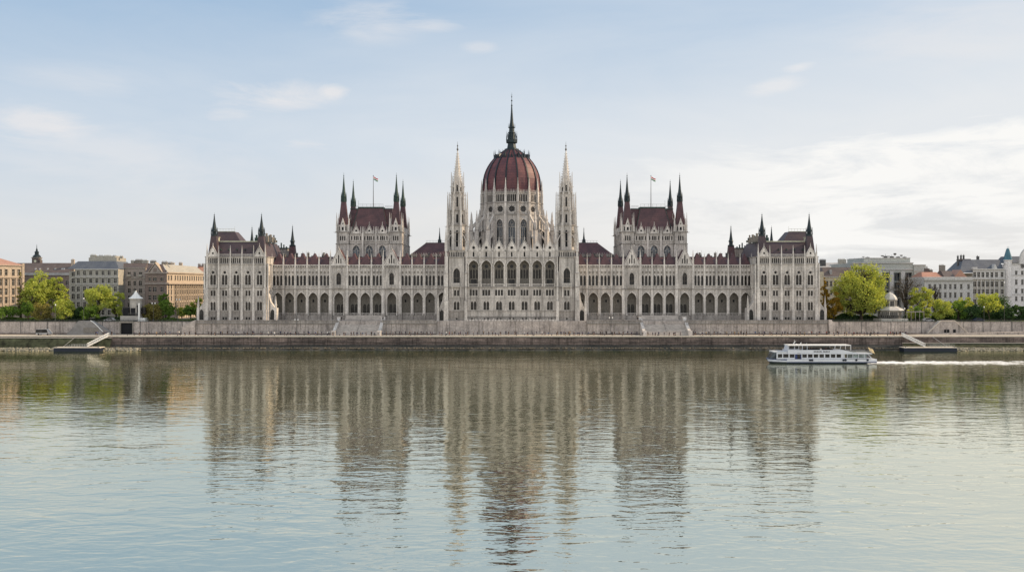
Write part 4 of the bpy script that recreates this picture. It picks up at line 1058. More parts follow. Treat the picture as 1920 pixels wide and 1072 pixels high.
def wframe(w, h):
    return winmesh('r%.2f_%.2f' % (w, h), [rect(0, 0, w, h)], [(-.05, .05, 0, h), (-w / 2, -.05, h * .62, h * .62 + .08), (.05, w / 2, h * .62, h * .62 + .08)], 'glass', 'framel')
class Bld:
    def __init__(s, name, label, x, y, mats):
        s.o = empty(name, (x, y, 10.4), label, 'building'); s.b = MB(); s.mats = mats
    def face(s, p0, p1, z0, z1, cols, rows, m=0, sills=True, windows=True, trim=1):
        """cols: (position along the wall, width); rows: (sill height, height)"""
        dx, dy = p1[0] - p0[0], p1[1] - p0[1]; L = sqrt(dx * dx + dy * dy); tx, ty = dx / L, dy / L
        n = (ty, -tx)
        T = lambda x, y, z: (p0[0] + tx * x - n[0] * y, p0[1] + ty * x - n[1] * y, z)
        q = MB(1, T)
        zc = [z0] + [(a[0] + a[1] + c[0]) / 2 for a, c in zip(rows, rows[1:])] + [z1]
        for (zz, h), za, zb in zip(rows, zc, zc[1:]):
            hs = [rect(x, zz, w, h) for x, w in cols]
            q.panel(0, L, za, zb, 0, hs, .3, m)
            for x, w in cols:
                if sills: q.box(x - w / 2 - .12, x + w / 2 + .12, -.14, -.002, zz - .2, zz - .04, trim); q.box(x - w / 2 - .15, x + w / 2 + .15, -.12, -.002, zz + h + .06, zz + h + .24, trim)
                if windows: put('window', wframe(w, h), s.o, (*T(x, .27, zz)[:2], zz), atan2(ty, tx))
        if not rows: q.panel(0, L, z0, z1, 0, [], .3, m)
        s.app(q); return T, L
    def app(s, q):
        n0 = len(s.b.v); s.b.v += q.v
        for f, m in zip(q.f, q.m): s.b.f.append(tuple(i + n0 for i in f)); s.b.m.append(m)
    def strings(s, T, L, zs, o=.3, t=.3, m=1):
        q = MB(1, T)
        for z in zs: q.box(-.1, L + .1, -o, -.004, z, z + t, m)
        s.app(q)
    def done(s): s.b.build('wall', s.mats, s.o)
    def roof(s, fn, mats, name='roof'):
        r = MB(); fn(r); return r.build(name, mats, s.o)
    def chims(s, pts, z, mats=('inner',)):
        for i, (x, y, w, h) in enumerate(pts):
            c = MB(); c.box(x - w / 2, x + w / 2, y, y + .9, z, z + h); c.box(x - w / 2 - .1, x + w / 2 + .1, y - .1, y + 1, z + h, z + h + .18)
            for k in range(max(1, int(w / .6))): c.lathe(x - w / 2 + .3 + k * .6, y + .45, [(.13, z + h + .18), (.11, z + h + .7)], 6)
            c.build('chimney', [mats[i % len(mats)]], s.o)
def ev(n, L, w, off=0): return [(L * (i + .5) / n + off, w) for i in range(n)]
# far left: tan sunlit block
B = Bld('apartment_building', 'tan sunlit building with pinkish hipped roof at the far left edge', -228, 422, ['tan', 'orange', 'inner'])
p0, p1 = (-237.8, 408.5), (-221.6, 436)
L = sqrt((p1[0] - p0[0]) ** 2 + (p1[1] - p0[1]) ** 2)
cols = [(L - 2.0 - i * 3.0 - (0 if i % 2 else .35), 1.35) for i in range(9)]
T, L = B.face(p0, p1, 10.4, 34.2, cols, [(13.2, 2.6), (17.3, 2.8), (21.1, 2.8), (25.2, 2.9), (29.7, 2.7)])
B.strings(T, L, [28.6, 34.0], .5, .4); B.strings(T, L, [20.3, 24.4, 16.5], .15, .2)
q = MB(1, T)
for i in range(9): q.box(L - .5 - i * 3.05 - .3, L - .5 - i * 3.05 + .3, -.3, -.003, 12, 28.6, 1)
q.box(L - .9, L + .1, -.35, .5, 10.4, 35.2, 0); B.app(q)
B.roof(lambda r: (r.poly([(*T(L, -.4, 0)[:2], 34.4), (*T(-20, -.4, 0)[:2], 34.4), (*T(-8, 8, 0)[:2], 38.2), (*T(L - 9, 8, 0)[:2], 38.2)][::-1]), r.poly([(*T(L, -.4, 0)[:2], 34.4), (*T(L - 9, 8, 0)[:2], 38.2), (*T(L, 20, 0)[:2], 34.4)])), ['rooftan']); B.done()
# left: long dark roof
Y = 450; B = Bld('apartment_building', 'long brown building with dark roof and grey eaves band behind the left trees', -222, Y, ['brown', 'greyb', 'lgrey'])
x0, x1 = PX(18, Y), PX(131, Y)
T, L = B.face((x0, Y), (x1, Y), 10.4, 30.2, ev(11, x1 - x0, 1.2), [(13, 2), (17, 2), (21, 2), (25.4, 2)])
B.strings(T, L, [30.0], .5, 1.2, 2); B.b.box(x1 - .1, x1, Y, Y + 14, 10.4, 31, 0)
B.roof(lambda r: r.yprism([(Y + .3, 31.2), (Y + 14, 31.2), (Y + 8, 35.9), (Y + 6, 35.9)], x0, x1), ['slated'])
B.chims([(PX(130.5, Y), Y + 3, 1.4, 6.0), (PX(50, Y), Y + 7, 3, .8)], 31.2, ('tan', 'lgrey')); B.done()
def skyl(r):
    for p in (62, 70, 85, 99, 112, 116): xx = PX(p, Y); r.hexa([(xx - .35, Y + 2.0, 32.5), (xx + .35, Y + 2.0, 32.5), (xx + .35, Y + 2.6, 32.5), (xx - .35, Y + 2.6, 32.5)], [(xx - .35, Y + 2.5, 33.4), (xx + .35, Y + 2.5, 33.4), (xx + .35, Y + 3.0, 33.4), (xx - .35, Y + 3.0, 33.4)])
B.roof(skyl, ['lgrey'], 'skylight')
# distant church tower
Y = 600; k = K(Y); x = PX(66, Y); t = empty('church_tower', (x, Y, 10), 'dark domed church tower with clock rising over the long brown roof', 'tower')
b = MB(); b.box(x - 2.1, x + 2.1, Y, Y + 4, 10, 42.8, 0); b.box(x - 2.5, x + 2.5, Y - .3, Y + 4.3, 42.5, 42.9, 1); b.box(x + 1.9, x + 3.1, Y, Y + 3, 38, 41.2, 0); b.pyr(x + 2.5, Y + 1.5, 41.2, 42.6, 1.4, 1)
b.build('shaft', ['slated', 'inner'], t)
b = MB(); b.lathe(x, Y + 2, [(2.3, 42.9), (2.2, 43.6), (1.5, 44.4), (1.1, 44.7), (1.1, 46.0), (1.3, 46.2), (.6, 46.9), (.5, 47.8), (.2, 48.6), (.05, 51.2)], 8); b.build('cupola', ['copdark'], t)
b = MB(); b.lathe(0, 0, [(.8, 0), (.8, .1)], 12); me = b.mesh('clock_face', ['cream']); o = put('clock_face', me, t, (x, Y - .02, 40.5)); o.rotation_euler.x = pi / 2
# grey corner block
Y = 425; k = K(Y); B = Bld('apartment_building', 'grey six-storey building with blue slate mansard left of the white kiosk', PX(180, Y), Y, ['greyb', 'pale', 'creamb'])
x0, x1 = PX(141, Y), PX(222, Y)
rows = [(12.2, 2.2), (15.6, 2.3), (19.2, 2.3), (22.6, 2.2), (26.3, 2.0), (29.8, 1.9)]
T, L = B.face((x0, Y), (x1, Y), 10.4, 32.4, ev(7, x1 - x0, 1.15), rows)
B.strings(T, L, [28.9, 32.2], .45, .35); B.strings(T, L, [25.6], .3, .25)
q = MB(1, T)
for i in (2, 4):
    xx = L * (i + .5) / 7
    for z in (22.3, 18.9, 15.3): q.box(xx - 1.1, xx + 1.1, -.9, -.01, z, z + .15, 1); q.box(xx - 1.1, xx + 1.1, -.9, -.82, z + .9, z + 1.0, 1); [q.box(xx - 1.1 + j * .27, xx - 1.04 + j * .27, -.88, -.83, z + .15, z + .9, 1) for j in range(9)]
for i in range(8): q.box(L * i / 7 - .12, L * i / 7 + .12, -.12, -.002, 10.4, 28.9, 0)
B.app(q)
xl = PX(129.5, Y + 2)
T2, L2 = B.face((xl, Y + 2), (x0, Y + 2), 10.4, 31.6, [(L2_ := (x0 - xl)) and ((x0 - xl) / 2, 1.3)] and [((x0 - xl) / 2, 1.3)], rows[:-1] + [(29.4, 1.6)])
xr = PX(228, Y + 7)
B.face((x1, Y), (xr + .6, Y + 8), 10.4, 32.4, [(3, 1.1), (6, 1.1)], rows, 2)
B.b.box(x0, x1 - .1, Y + .6, Y + 16, 10.4, 32.3, 0)
def rf_(r):
    r.rf(xl, x1, Y + .4, Y + 18, 32.55, xl + 3.4, x1 - 2.4, Y + 3.4, Y + 16, 36.0, 0)
    r.box(x0 + 4, x1 - 2.6, Y + 4.5, Y + 15, 36.0, 37.7, 1); r.box(x0 + 7, x1 - 3.4, Y + 5.2, Y + 14, 37.7, 38.5, 1)
B.roof(rf_, ['slate', 'greyb']); B.chims([(PX(165, Y), Y + 5, 2.5, 1.2), (PX(176, Y), Y + 7, 2, .9), (PX(190, Y), Y + 6, 3, .9), (PX(204, Y), Y + 6, 1.6, .8), (PX(215, Y), Y + 7, 1.2, .7)], 38.0 - .6, ('greyb', 'iron')); B.done()
# pinkish grey building behind the kiosk
Y = 432; B = Bld('apartment_building', 'narrow pinkish grey building with flat roof and chimney blocks behind the white kiosk', PX(246, Y), Y, ['greyp', 'greyb', 'inner'])
x0, x1 = PX(224, Y), PX(272, Y)
T, L = B.face((x0, Y), (x1, Y), 10.4, 33.2, [(1.6, 1.2), (4.4, 1.2), (6.9, 1.1), (9.5, 1.3)], [(12.4, 1.7), (15.6, 1.7), (18.8, 1.8), (22.0, 1.8), (25.2, 2.0), (29.4, 1.8)])
B.strings(T, L, [28.4, 33.0], .3, .25); B.b.box(x0, x1, Y + .6, Y + 16, 10.4, 33.1, 0)
q = MB(1, T); [q.box(xx - .9, xx + .9, -.8, -.01, z, z + .15, 1) or q.box(xx - .9, xx + .9, -.8, -.72, z + .15, z + 1.0, 1) for xx, z in ((1.6, 25), (4.4, 29.2), (9.5, 29.2), (6.9, 21.8), (1.6, 18.6), (9.5, 15.4))]; B.app(q)
B.roof(lambda r: r.rf(x0, x1, Y - .3, Y + 12, 33.25, x0 + .3, x1 - .3, Y + 3.5, Y + 12, 35.3), ['slated'])
B.chims([(PX(242, Y), Y + 4, 1.6, 1.0), (PX(253, Y), Y + 4, 3, 1.3), (PX(265, Y), Y + 4, 2.8, 1.1), (PX(279, Y), Y + 5, 2.6, .9)], 35.3, ('greyb', 'inner')); B.done()
# brown corner building with long sunlit flank
Y = 420; B = Bld('apartment_building', 'brown corner building with gabled front and long sunlit ochre flank beside the palace', PX(293, Y), Y, ['brown', 'orange', 'greyp', 'tan'])
x0, x1 = PX(272.5, Y), PX(313, Y)
T, L = B.face((x0, Y), (x1, Y), 10.4, 30.6, [(2.0, 1.1), (4.1, 1.5), (7.3, 1.2)], [(12.5, 2), (15.6, 2.1), (18.8, 2.2), (22.4, 2.2), (27.2, 1.5)])
B.strings(T, L, [25.8, 30.4], .6, .6, 2)
q = MB(1, T); q.gable(2.0, 7.0, 30.9, 34.6, -.6, 3, 2); q.band([(1.6, 30.9), (4.5, 35.0), (7.4, 30.9)], .3, -.8, 3, 1); q.box(3.8, 5.2, -.65, -.6, 31.3, 32.8, 0); B.app(q)
pa = (x1, Y); pb = (-149.2, 466); Lf = sqrt((pb[0] - pa[0]) ** 2 + (pb[1] - pa[1]) ** 2)
T, L = B.face(pa, pb, 10.4, 30.8, [(2.0, 1.5), (5.0, 1.5)] + [(9.5 + i * 2.9, 1.45) for i in range(13)], [(12.0, 2.4), (15.4, 2.2), (18.4, 2.1), (21.2, 2.1), (23.7, 1.7), (27.6, 1.9)], 3)
B.strings(T, L, [25.8], .9, .7); B.strings(T, L, [30.6], .6, .5)
q = MB(1, T)
for i in range(14): q.box(8.05 + i * 2.9 - .22, 8.05 + i * 2.9 + .22, -.3, -.003, 10.4, 25.8, 3)
for i in range(13): q.band(arc_pts(9.5 + i * 2.9, 25.0, 1.9, .8, 4), .2, -.2, -.003, 3)
B.app(q)
def rf_(r):
    r.poly([(x0, Y - .3, 30.9), (x1, Y - .3, 30.9), (x1 - 3.0, Y + 3, 34.6), (x0 + .5, Y + 3, 34.6)], 0)
    r.poly([(x1 + .3, Y - .3, 31.1), (pb[0] + .3, pb[1], 31.1), (pb[0] - 4, pb[1], 34.4), (x1 - 3.0, Y + 3, 34.6)], 1)
    r.poly([(x0 + .5, Y + 3, 34.6), (x1 - 3, Y + 3, 34.6), (pb[0] - 4, pb[1], 34.4), (x0, pb[1], 34.4)], 1)
B.roof(rf_, ['slated', 'greyb'])
for i in range(8):
    c = MB(); p = T(5 + i * 4.4, 1.4, 0); c.box(p[0] - 1.0, p[0] - .1, p[1] - .5, p[1] + .5, 31.3, 32.6); c.build('dormer', ['inner'], B.o)
B.chims([(PX(300, Y), Y + 5, 2.4, .9), (PX(311, Y), Y + 8, 1.6, .6), (-157, 440, 2, .9), (-156, 452, 1.5, 1.2)], 34.5, ('inner', 'tan')); B.done()
Y = 485; B = Bld('apartment_building', 'orange tiled roof with chimney pots just left of the palace corner pavilion', PX(374, Y), Y, ['orange', 'tan'])
x0, x1 = PX(352, Y), PX(402, Y)
T, L = B.face((x0, Y), (x1, Y), 10.4, 30.2, ev(5, x1 - x0, 1.2), [(26, 1.8)]); B.b.box(x0, x1, Y + .5, Y + 12, 10.4, 30, 0)
B.roof(lambda r: r.rf(x0, x1, Y - .3, Y + 16, 30.2, x0 + 3.5, x1, Y + 7, Y + 9, 35.4), ['roofor']); B.chims([(PX(366, Y), Y + 6, 1.2, 1), (PX(373, Y), Y + 6, 1.2, 1), (PX(379, Y), Y + 7, 2, .6)], 35.0, ('greyp',)); B.done()
# ------------------- right bank
Y = 440; B = Bld('apartment_building', 'cream building with dark mansard roof between the palace and the giant tree', PX(1570, Y), Y, ['creamb', 'pale', 'inner'])
x0, x1 = PX(1532, Y), PX(1600, Y)
T, L = B.face((x0, Y), (x1, Y), 10.4, 29.2, ev(9, x1 - x0, 1.0), [(13, 2), (17, 2), (21, 2), (24.8, 2.4)]); B.strings(T, L, [29.0, 23.6], .4, .35); B.b.box(x0, x1, Y + .6, Y + 14, 10.4, 29, 0)
xm_ = PX(1543, Y)
B.b.box(x0, xm_, Y - 1.2, Y - .01, 10.4, 31.5, 0)
B.roof(lambda r: (r.rf(xm_, x1, Y - .3, Y + 14, 29.4, xm_ + 1, x1, Y + 4, Y + 12, 33.6, 0), r.box(PX(1557, Y), PX(1561, Y), Y + .6, Y + 3, 30.2, 32.4, 1)), ['slated', 'lgrey']); B.done()
Y = 480; B = Bld('apartment_building', 'light sheet-metal roof with two chimney stacks behind the cream building', PX(1570, Y), Y, ['pale'])
x0, x1 = PX(1528, Y), PX(1645, Y); T, L = B.face((x0, Y), (x1, Y), 10.4, 32, ev(8, x1 - x0, 1.2), [(27, 2)])
B.roof(lambda r: r.rf(x0, x1, Y - .3, Y + 14, 32, x0 + 3, x1, Y + 8, Y + 10, 36.8), ['lgrey']); B.chims([(PX(1549, Y), Y + 5, 3, 3.0), (PX(1587, Y), Y + 6, 4, 3.2), (PX(1605, Y), Y + 7, 2, 3.2), (PX(1613, Y), Y + 7, 1.0, 3.4)], 35.0, ('iron', 'greyb')); B.done()
# modern grey-green block with tall recessed portico
Y = 450; B = Bld('office_building', 'big grey-green stone block with tall pillared recesses and rooftop antennas', PX(1665, Y), Y, ['greyg', 'pale', 'inner'])
def zz(py): return PZ(py, 450)
x0, x1 = PX(1598, Y), PX(1712, Y)
hol = [rect(PX(1661, Y), 12, 3.6, zz(511) - 12), rect(PX(1682, Y), 12, 3.4, zz(511) - 12), rect(PX(1704, Y), 12, 3.2, zz(511) - 12), rect(PX(1638, Y), 12, 3.4, zz(511) - 12)]
B.b.panel(x0, x1, 10.4, zz(493), Y, hol, 1.6, 0)
for (a, _), (c, _), _, _ in hol: 
    xc = (a + c) / 2; w = c - a; h = zz(511) - 12
    put('window', winmesh('tallw%.1f' % w, [rect(0, 0, w, h)], [(-w / 2, w / 2, z_, z_ + .5) for z_ in (3.4, 7.2, 11.0, 14.8)] + [(d - .06, d + .06, 0, h) for d in (-w / 6, w / 6)], 'glassb', 'greyg'), B.o, (xc, Y + 1.55, 12))
for p in (1671.5, 1692.5, 1650): B.b.box(PX(p, Y) - .9, PX(p, Y) + .9, Y - .5, Y - .003, 10.4, zz(508), 1)
B.b.box(PX(1652, Y), x1, Y - .5, Y - .003, zz(506), zz(504), 1); B.b.box(x0, x1, Y - .6, Y + .6, zz(493.5), zz(492), 1)
B.b.box(x0, x1, Y + 1.7, Y + 30, 10.4, zz(493.5), 0)
B.b.box(PX(1622, Y), PX(1709, Y), Y + 1.5, Y + 24, zz(493), zz(484), 0); B.b.box(PX(1621.5, Y), PX(1709.5, Y), Y + 1.3, Y + 24, zz(484), zz(483), 1)
x2 = PX(1734, Y)
T, L = B.face((x1, Y - 1), (x2, Y - 1), 10.4, zz(496), [((PX(1723, Y) - x1), 1.9)], [(12, 2.6), (17, 2.6), (22.2, 2.4), (zz(518.5), 1.9)]); B.strings(T, L, [zz(496) - .3, zz(508)], .3, .3)
B.b.box(x1, x2, Y - .4, Y + 20, 10.4, zz(496), 0)
for p in (1735, 1739, 1743): B.b.box(PX(p, Y) - .12, PX(p, Y) + .12, Y + 3, Y + 3.3, 30, zz(500), 1)
B.b.box(PX(1728, Y), PX(1744, Y), Y + 2.5, Y + 6, zz(500), zz(498.8), 1)
B.done()
for i, p in enumerate((1662, 1668, 1674, 1680, 1686, 1692, 1698, 1704, 1626, 1634)):
    c = MB(); x = PX(p, Y); h = (1.2, 1.9, .9, 1.6, 2.2, 1.2, 1.4, 1.0, .7, .8)[i]; z = zz(483)
    c.tube((x, Y + 5, z), (x, Y + 5, z + h), .08, .06, 4); c.lathe(x, Y + 5, [(.1, z + h * .6), (.55, z + h * .7), (.6, z + h), (.1, z + h * 1.05)], 6) if i % 2 == 0 else c.box(x - .8, x + .8, Y + 4.5, Y + 5.5, z, z + h * .5); c.build('antenna', ['iron'], B.o)
# long pale block
Y = 430; B = Bld('apartment_building', 'long pale grey building with small windows right of the grey-green block', PX(1780, Y), Y, ['pale', 'greyb', 'inner'])
x0, x1 = PX(1733, Y), PX(1824.5, Y); k = K(Y)
cols = [((p - 1733) * k, 1.0) for p in (1743, 1753, 1763, 1772.5, 1782, 1791, 1802.5, 1816)]
T, L = B.face((x0, Y), (x1, Y), 10.4, PZ(525, Y), cols, [(12.4, 2.0), (16, 2.0), (PZ(557.5, Y), 2.1), (PZ(541.5, Y), 2.0)])
B.strings(T, L, [PZ(527, Y)], .5, .55, 1); B.b.box(x0, x1, Y + .7, Y + 18, 10.4, PZ(519, Y), 0)
B.b.box(PX(1733, Y), x1, Y + .2, Y + .7, PZ(526, Y), PZ(520, Y), 0)
def rf_(r):
    z0 = PZ(519, Y); r.rf(PX(1736, Y), PX(1776, Y), Y + 4, Y + 16, z0, PX(1744, Y), PX(1772, Y), Y + 9, Y + 12, PZ(509.5, Y), 0)
    r.gable(PX(1797, Y), PX(1821, Y), z0, PZ(505, Y), Y + 4, Y + 12, 1); r.rf(PX(1776, Y), PX(1797, Y), Y + 3, Y + 14, z0, PX(1779, Y), PX(1797, Y), Y + 8, Y + 10, PZ(507, Y), 2)
B.roof(rf_, ['roofor', 'rooftan', 'slated'])
B.chims([(PX(1786, Y), Y + 10, 2.6, 4.0), (PX(1760, Y), Y + 12, 2, 2.6), (PX(1768, Y), Y + 12, 1.4, 2)], PZ(514, Y), ('inner', 'slated')); B.done()
# slate-roofed building
Y = 445; k = K(Y); B = Bld('apartment_building', 'grey building with long blue slate roof left of the white corner house', PX(1852, Y), Y, ['greyb', 'pale', 'inner'])
x0, x1 = PX(1824, Y), PX(1884, Y)
cols = [((p - 1824) * k, 1.25) for p in (1827.5, 1835, 1843, 1851.5, 1860, 1868.5, 1879)]
T, L = B.face((x0, Y), (x1, Y), PZ(523, Y), PZ(505, Y), cols, [(PZ(519.5, Y), 2.3)], 1)
T, L = B.face((x0, Y + .02), (x1, Y + .02), 10.4, PZ(523, Y), cols, [(12.6, 2.2), (16.6, 2.2), (PZ(551, Y), 2.2), (PZ(537.5, Y), 2.4)])
B.strings(T, L, [PZ(523.5, Y)], .6, .4); B.strings(T, L, [PZ(505.5, Y)], .6, .45)
q = MB(1, T)
for xx, _ in cols: q.box(xx + .9, xx + 1.25, -.3, -.01, 10.4, PZ(524, Y), 1)
B.app(q); B.b.box(x0, x1, Y + .7, Y + 14, 10.4, 31, 0)
def rf_(r):
    zt = PZ(486, Y); z0 = PZ(504, Y)
    r.rf(PX(1800, Y), x1, Y + .2, Y + 16, z0 - 1.5, PX(1815, Y), x1, Y + 5, Y + 10, zt, 0)
    r.box(PX(1812, Y), PX(1830, Y), Y + 5, Y + 10, zt - .4, zt + .3, 1)
    r.gable(PX(1862, Y), PX(1870, Y), z0, PZ(495, Y), Y - .2, Y + 4, 2); r.box(PX(1823, Y), PX(1832, Y), Y - .4, Y + 1, z0, z0 + .8, 2)
B.roof(rf_, ['slate', 'slated', 'pale']); B.chims([(PX(1808, Y), Y + 6, .5, 5.5), (PX(1814, Y), Y + 6, .5, 5.8), (PX(1819, Y), Y + 6, .5, 5.8), (PX(1850, Y), Y + 8, 1, 5.4)], PZ(502, Y), ('iron',)); B.done()
# white corner house with turret
Y = 446; k = K(Y); B = Bld('apartment_building', 'white corner house with teal-capped turret at the far right edge', PX(1900, Y), Y, ['whiteb', 'pale', 'inner'])
x0, x1 = PX(1882, Y), PX(1960, Y)
cols = [((p - 1882) * k, 1.1) for p in (1905.5, 1917, 1929, 1941, 1953)]
T, L = B.face((x0, Y), (x1, Y), 10.4, PZ(494, Y), cols, [(12.4, 2.2), (PZ(564, Y), 2.0), (PZ(549.5, Y), 2.0), (PZ(533.5, Y), 2.3), (PZ(515.5, Y), 1.9)])
B.strings(T, L, [PZ(552, Y), PZ(516, Y)], .3, .25); B.strings(T, L, [PZ(495, Y)], .6, .4)
B.b.box(x0, x1, Y + .7, Y + 14, 10.4, PZ(495, Y), 0)
xt = PX(1890, Y); B.b.lathe(xt, Y + .2, [(1.5, 20), (1.5, PZ(489, Y)), (1.8, PZ(488, Y)), (1.8, PZ(487, Y))], 8, 0)
gx0, gx1 = PX(1911, Y), PX(1945, Y); gc = (gx0 + gx1) / 2
B.b.xprism([(gx0, PZ(494, Y))] + arc_pts(gc, PZ(487, Y), gx1 - gx0 - .4, 6.0, 7) + [(gx1, PZ(494, Y))], Y - .4, Y - .01, 0)
B.b.band([(gx0, PZ(494, Y))] + arc_pts(gc, PZ(487, Y), gx1 - gx0 - .4, 6.0, 7) + [(gx1, PZ(494, Y))], .3, Y - .7, Y - .01, 1)
put('window', wframe(1.1, 1.9), B.o, (PX(1917, Y), Y - .45, PZ(502, Y))); put('window', wframe(1.1, 1.9), B.o, (gc, Y - .45, PZ(502, Y)))
B.done()
r = MB(); zt = PZ(487, Y); r.lathe(xt, Y + .2, [(1.7, zt), (1.35, zt + 2.0), (.8, zt + 4.2), (.6, zt + 4.8), (.75, zt + 4.9), (.1, zt + 5.4)], 8)
for d in (-.35, .35): r.tube((xt + d, Y, zt + 5), (xt + d, Y, zt + 6.3), .07, .05, 4)
r.build('turret_cap', [simple('teal_copper', (.07, .17, .22), .5)], B.o)
B.roof(lambda r: r.rf(PX(1893, Y), x1, Y + .5, Y + 14, PZ(494, Y) + .4, PZ(0, 1) * 0 + PX(1897, Y), x1, Y + 4, Y + 10, PZ(480, Y)), ['slate'])
# =================================================================== KIOSK, ROTUNDA
Y = 393.0; x = PX(251, Y); kz = lambda py: PZ(py, Y)
kk = empty('kiosk', (x, Y, 10.4), 'white octagonal kiosk with pointed tent roof above the dark gateway', 'kiosk')
b = MB(); r_ = 2.15; xk = PX(250.5, Y)
b.lathe(xk, Y + 2.4, [(r_, 13.4), (r_, kz(559.5))], 8, 0); b.box(PX(226, Y), PX(262, Y), Y - .3, Y + 5, 10.4, kz(592), 0)
b.box(PX(259.5, Y), PX(262.3, Y), Y - .35, Y + .2, 10.4, kz(568), 1); b.box(PX(262.5, Y), PX(272, Y), Y, Y + 4, 10.4, kz(596), 1)
b.build('body', [simple('kiosk_concrete', (.42, .40, .37)), 'white'], kk)
b = MB(); b.lathe(xk, Y + 2.4, [(2.65, kz(560)), (2.6, kz(558.8)), (1.7, kz(556)), (.9, kz(551.5)), (.45, kz(548)), (.35, kz(546)), (.3, kz(545.3))], 8); b.build('roof', ['white'], kk)
b = MB(); b.box(PX(245, Y), PX(253.5, Y), Y + .12, Y + .2, 12.9, kz(577.5)); b.box(PX(255.5, Y), PX(259, Y), Y + .5, Y + .8, 12.9, kz(572)); b.build('doorway', ['dark'], kk)
b = MB(); b.box(PX(229.5, Y), PX(240.5, Y), Y + .5, Y + 3, kz(592), kz(577)); b.build('canopy_screen', ['dark'], kk)
b = MB(); b.box(PX(262.6, Y), PX(270, Y), Y + 1.5, Y + 3, kz(588), kz(576)); b.tube((PX(270, Y), Y + 1, 10.4), (PX(270, Y), Y + 1, kz(576)), .1, .1, 5); b.build('ticket_screen', ['glass'], kk)
b = MB()
for q in range(14): b.box(PX(240.5, Y) + q * .32, PX(240.5, Y) + q * .32 + .06, Y - .2, Y - .14, kz(592), kz(587.5))
b.box(PX(240.5, Y), PX(261, Y), Y - .2, Y - .12, kz(587.6), kz(587)); b.build('railing', ['iron'], kk)
b = MB(); b.box(PX(226.5, Y), PX(258, Y), Y - .42, Y - .3, kz(604), kz(600.3)); b.build('lintel_panel', ['copdark'], kk)
Y = 394; x = PX(1676.5, Y); rt = empty('rotunda', (x, Y + 4.5, 10.4), 'white domed garden rotunda with two tiers of windows beside the giant tree', 'pavilion')
kz = lambda py: PZ(py, Y)
b = MB(); cy = Y + 4.6
b.box(PX(1653, Y), PX(1703, Y), Y, Y + 9, 10.4, kz(597.5), 0); b.lathe(x, cy, [(4.3, 13), (4.3, kz(582))], 8, 0); b.lathe(x, cy, [(2.55, 16), (2.55, kz(562.5))], 8, 0)
b.lathe(x, cy, [(2.8, kz(563.3)), (2.9, kz(562.2)), (2.5, kz(562))], 8, 1); b.lathe(x, cy, [(4.5, kz(583.2)), (4.9, kz(582)), (4.4, kz(581.5))], 8, 1)
b.build('body', [simple('rotunda_plaster', (.60, .57, .52)), 'inner'], rt)
b = MB(); b.lathe(x, cy, [(5.3, kz(582)), (4.6, kz(579)), (2.9, kz(575))], 8, 0); b.lathe(x, cy, [(2.8, kz(562)), (2.55, kz(558)), (1.8, kz(553)), (.9, kz(549.6)), (.3, kz(548.5)), (.1, kz(547))], 8, 0); b.build('roof', [simple('pale_zinc', (.50, .49, .47), .5)], rt)
for kx in range(8):
    ph = kx * pi / 4
    for a, z0, h, w, n in ((4.3, kz(596), kz(584.5) - kz(596), .62, (-1.25, -.42, .42, 1.25)), (2.55, kz(574), kz(564.5) - kz(574), .5, (-.62, 0, .62))):
        m = winmesh('rt%.1f' % a, [rect(d, 0, w, h) for d in n], [(d - .03, d + .03, 0, h) for d in n], 'glass', 'framel')
        put('window', m, rt, (x + sin(ph) * (a + .03), cy - cos(ph) * (a + .03), z0), ph)
b = MB(); b.box(PX(1703, Y), PX(1737, Y), Y + 2, Y + 2.3, kz(585.3), kz(583.6)); [b.box(PX(p, Y), PX(p, Y) + .18, Y + 2, Y + 2.2, 10.4, kz(585)) for p in (1704, 1712, 1720, 1728, 1736)]
tag(b.build('pergola', ['greyp']), 'thin grey pergola frame right of the domed rotunda', 'pergola')
# =================================================================== TREES
def lm(i): return S[i]
S['lf1'] = leafm('spring_leaves', (0.52, 0.56, 0.14), (0.34, 0.42, 0.10))
S['lf2'] = leafm('green_leaves', (0.20, 0.31, 0.07), (0.12, 0.21, 0.05))
S['lf3'] = leafm('dark_leaves', (0.09, 0.15, 0.06), (0.05, 0.095, 0.045), .35)
S['lf4'] = leafm('ochre_buds', (0.32, 0.28, 0.10), (0.22, 0.21, 0.075))
S['lf5'] = leafm('orange_leaves', (0.38, 0.24, 0.04), (0.26, 0.20, 0.04))
S['lf6'] = leafm('bare_twigs', (0.14, 0.11, 0.085), (0.09, 0.075, 0.06), .1)
def leaf(b, x, y, z, s, r):
    a = r.uniform(0, 2 * pi); t = r.uniform(-.9, .9)
    ux, uy, uz = cos(a) * s, sin(a) * s, t * s * .6
    vx, vy, vz = -sin(a) * s * t * .5, cos(a) * s * t * .5, s * r.uniform(.5, .95)
    b.poly([(x - ux, y - uy, z - uz), (x + vx - ux * .1, y + vy, z - vz), (x + ux, y + uy, z + uz), (x - vx, y - vy, z + vz)], 0)
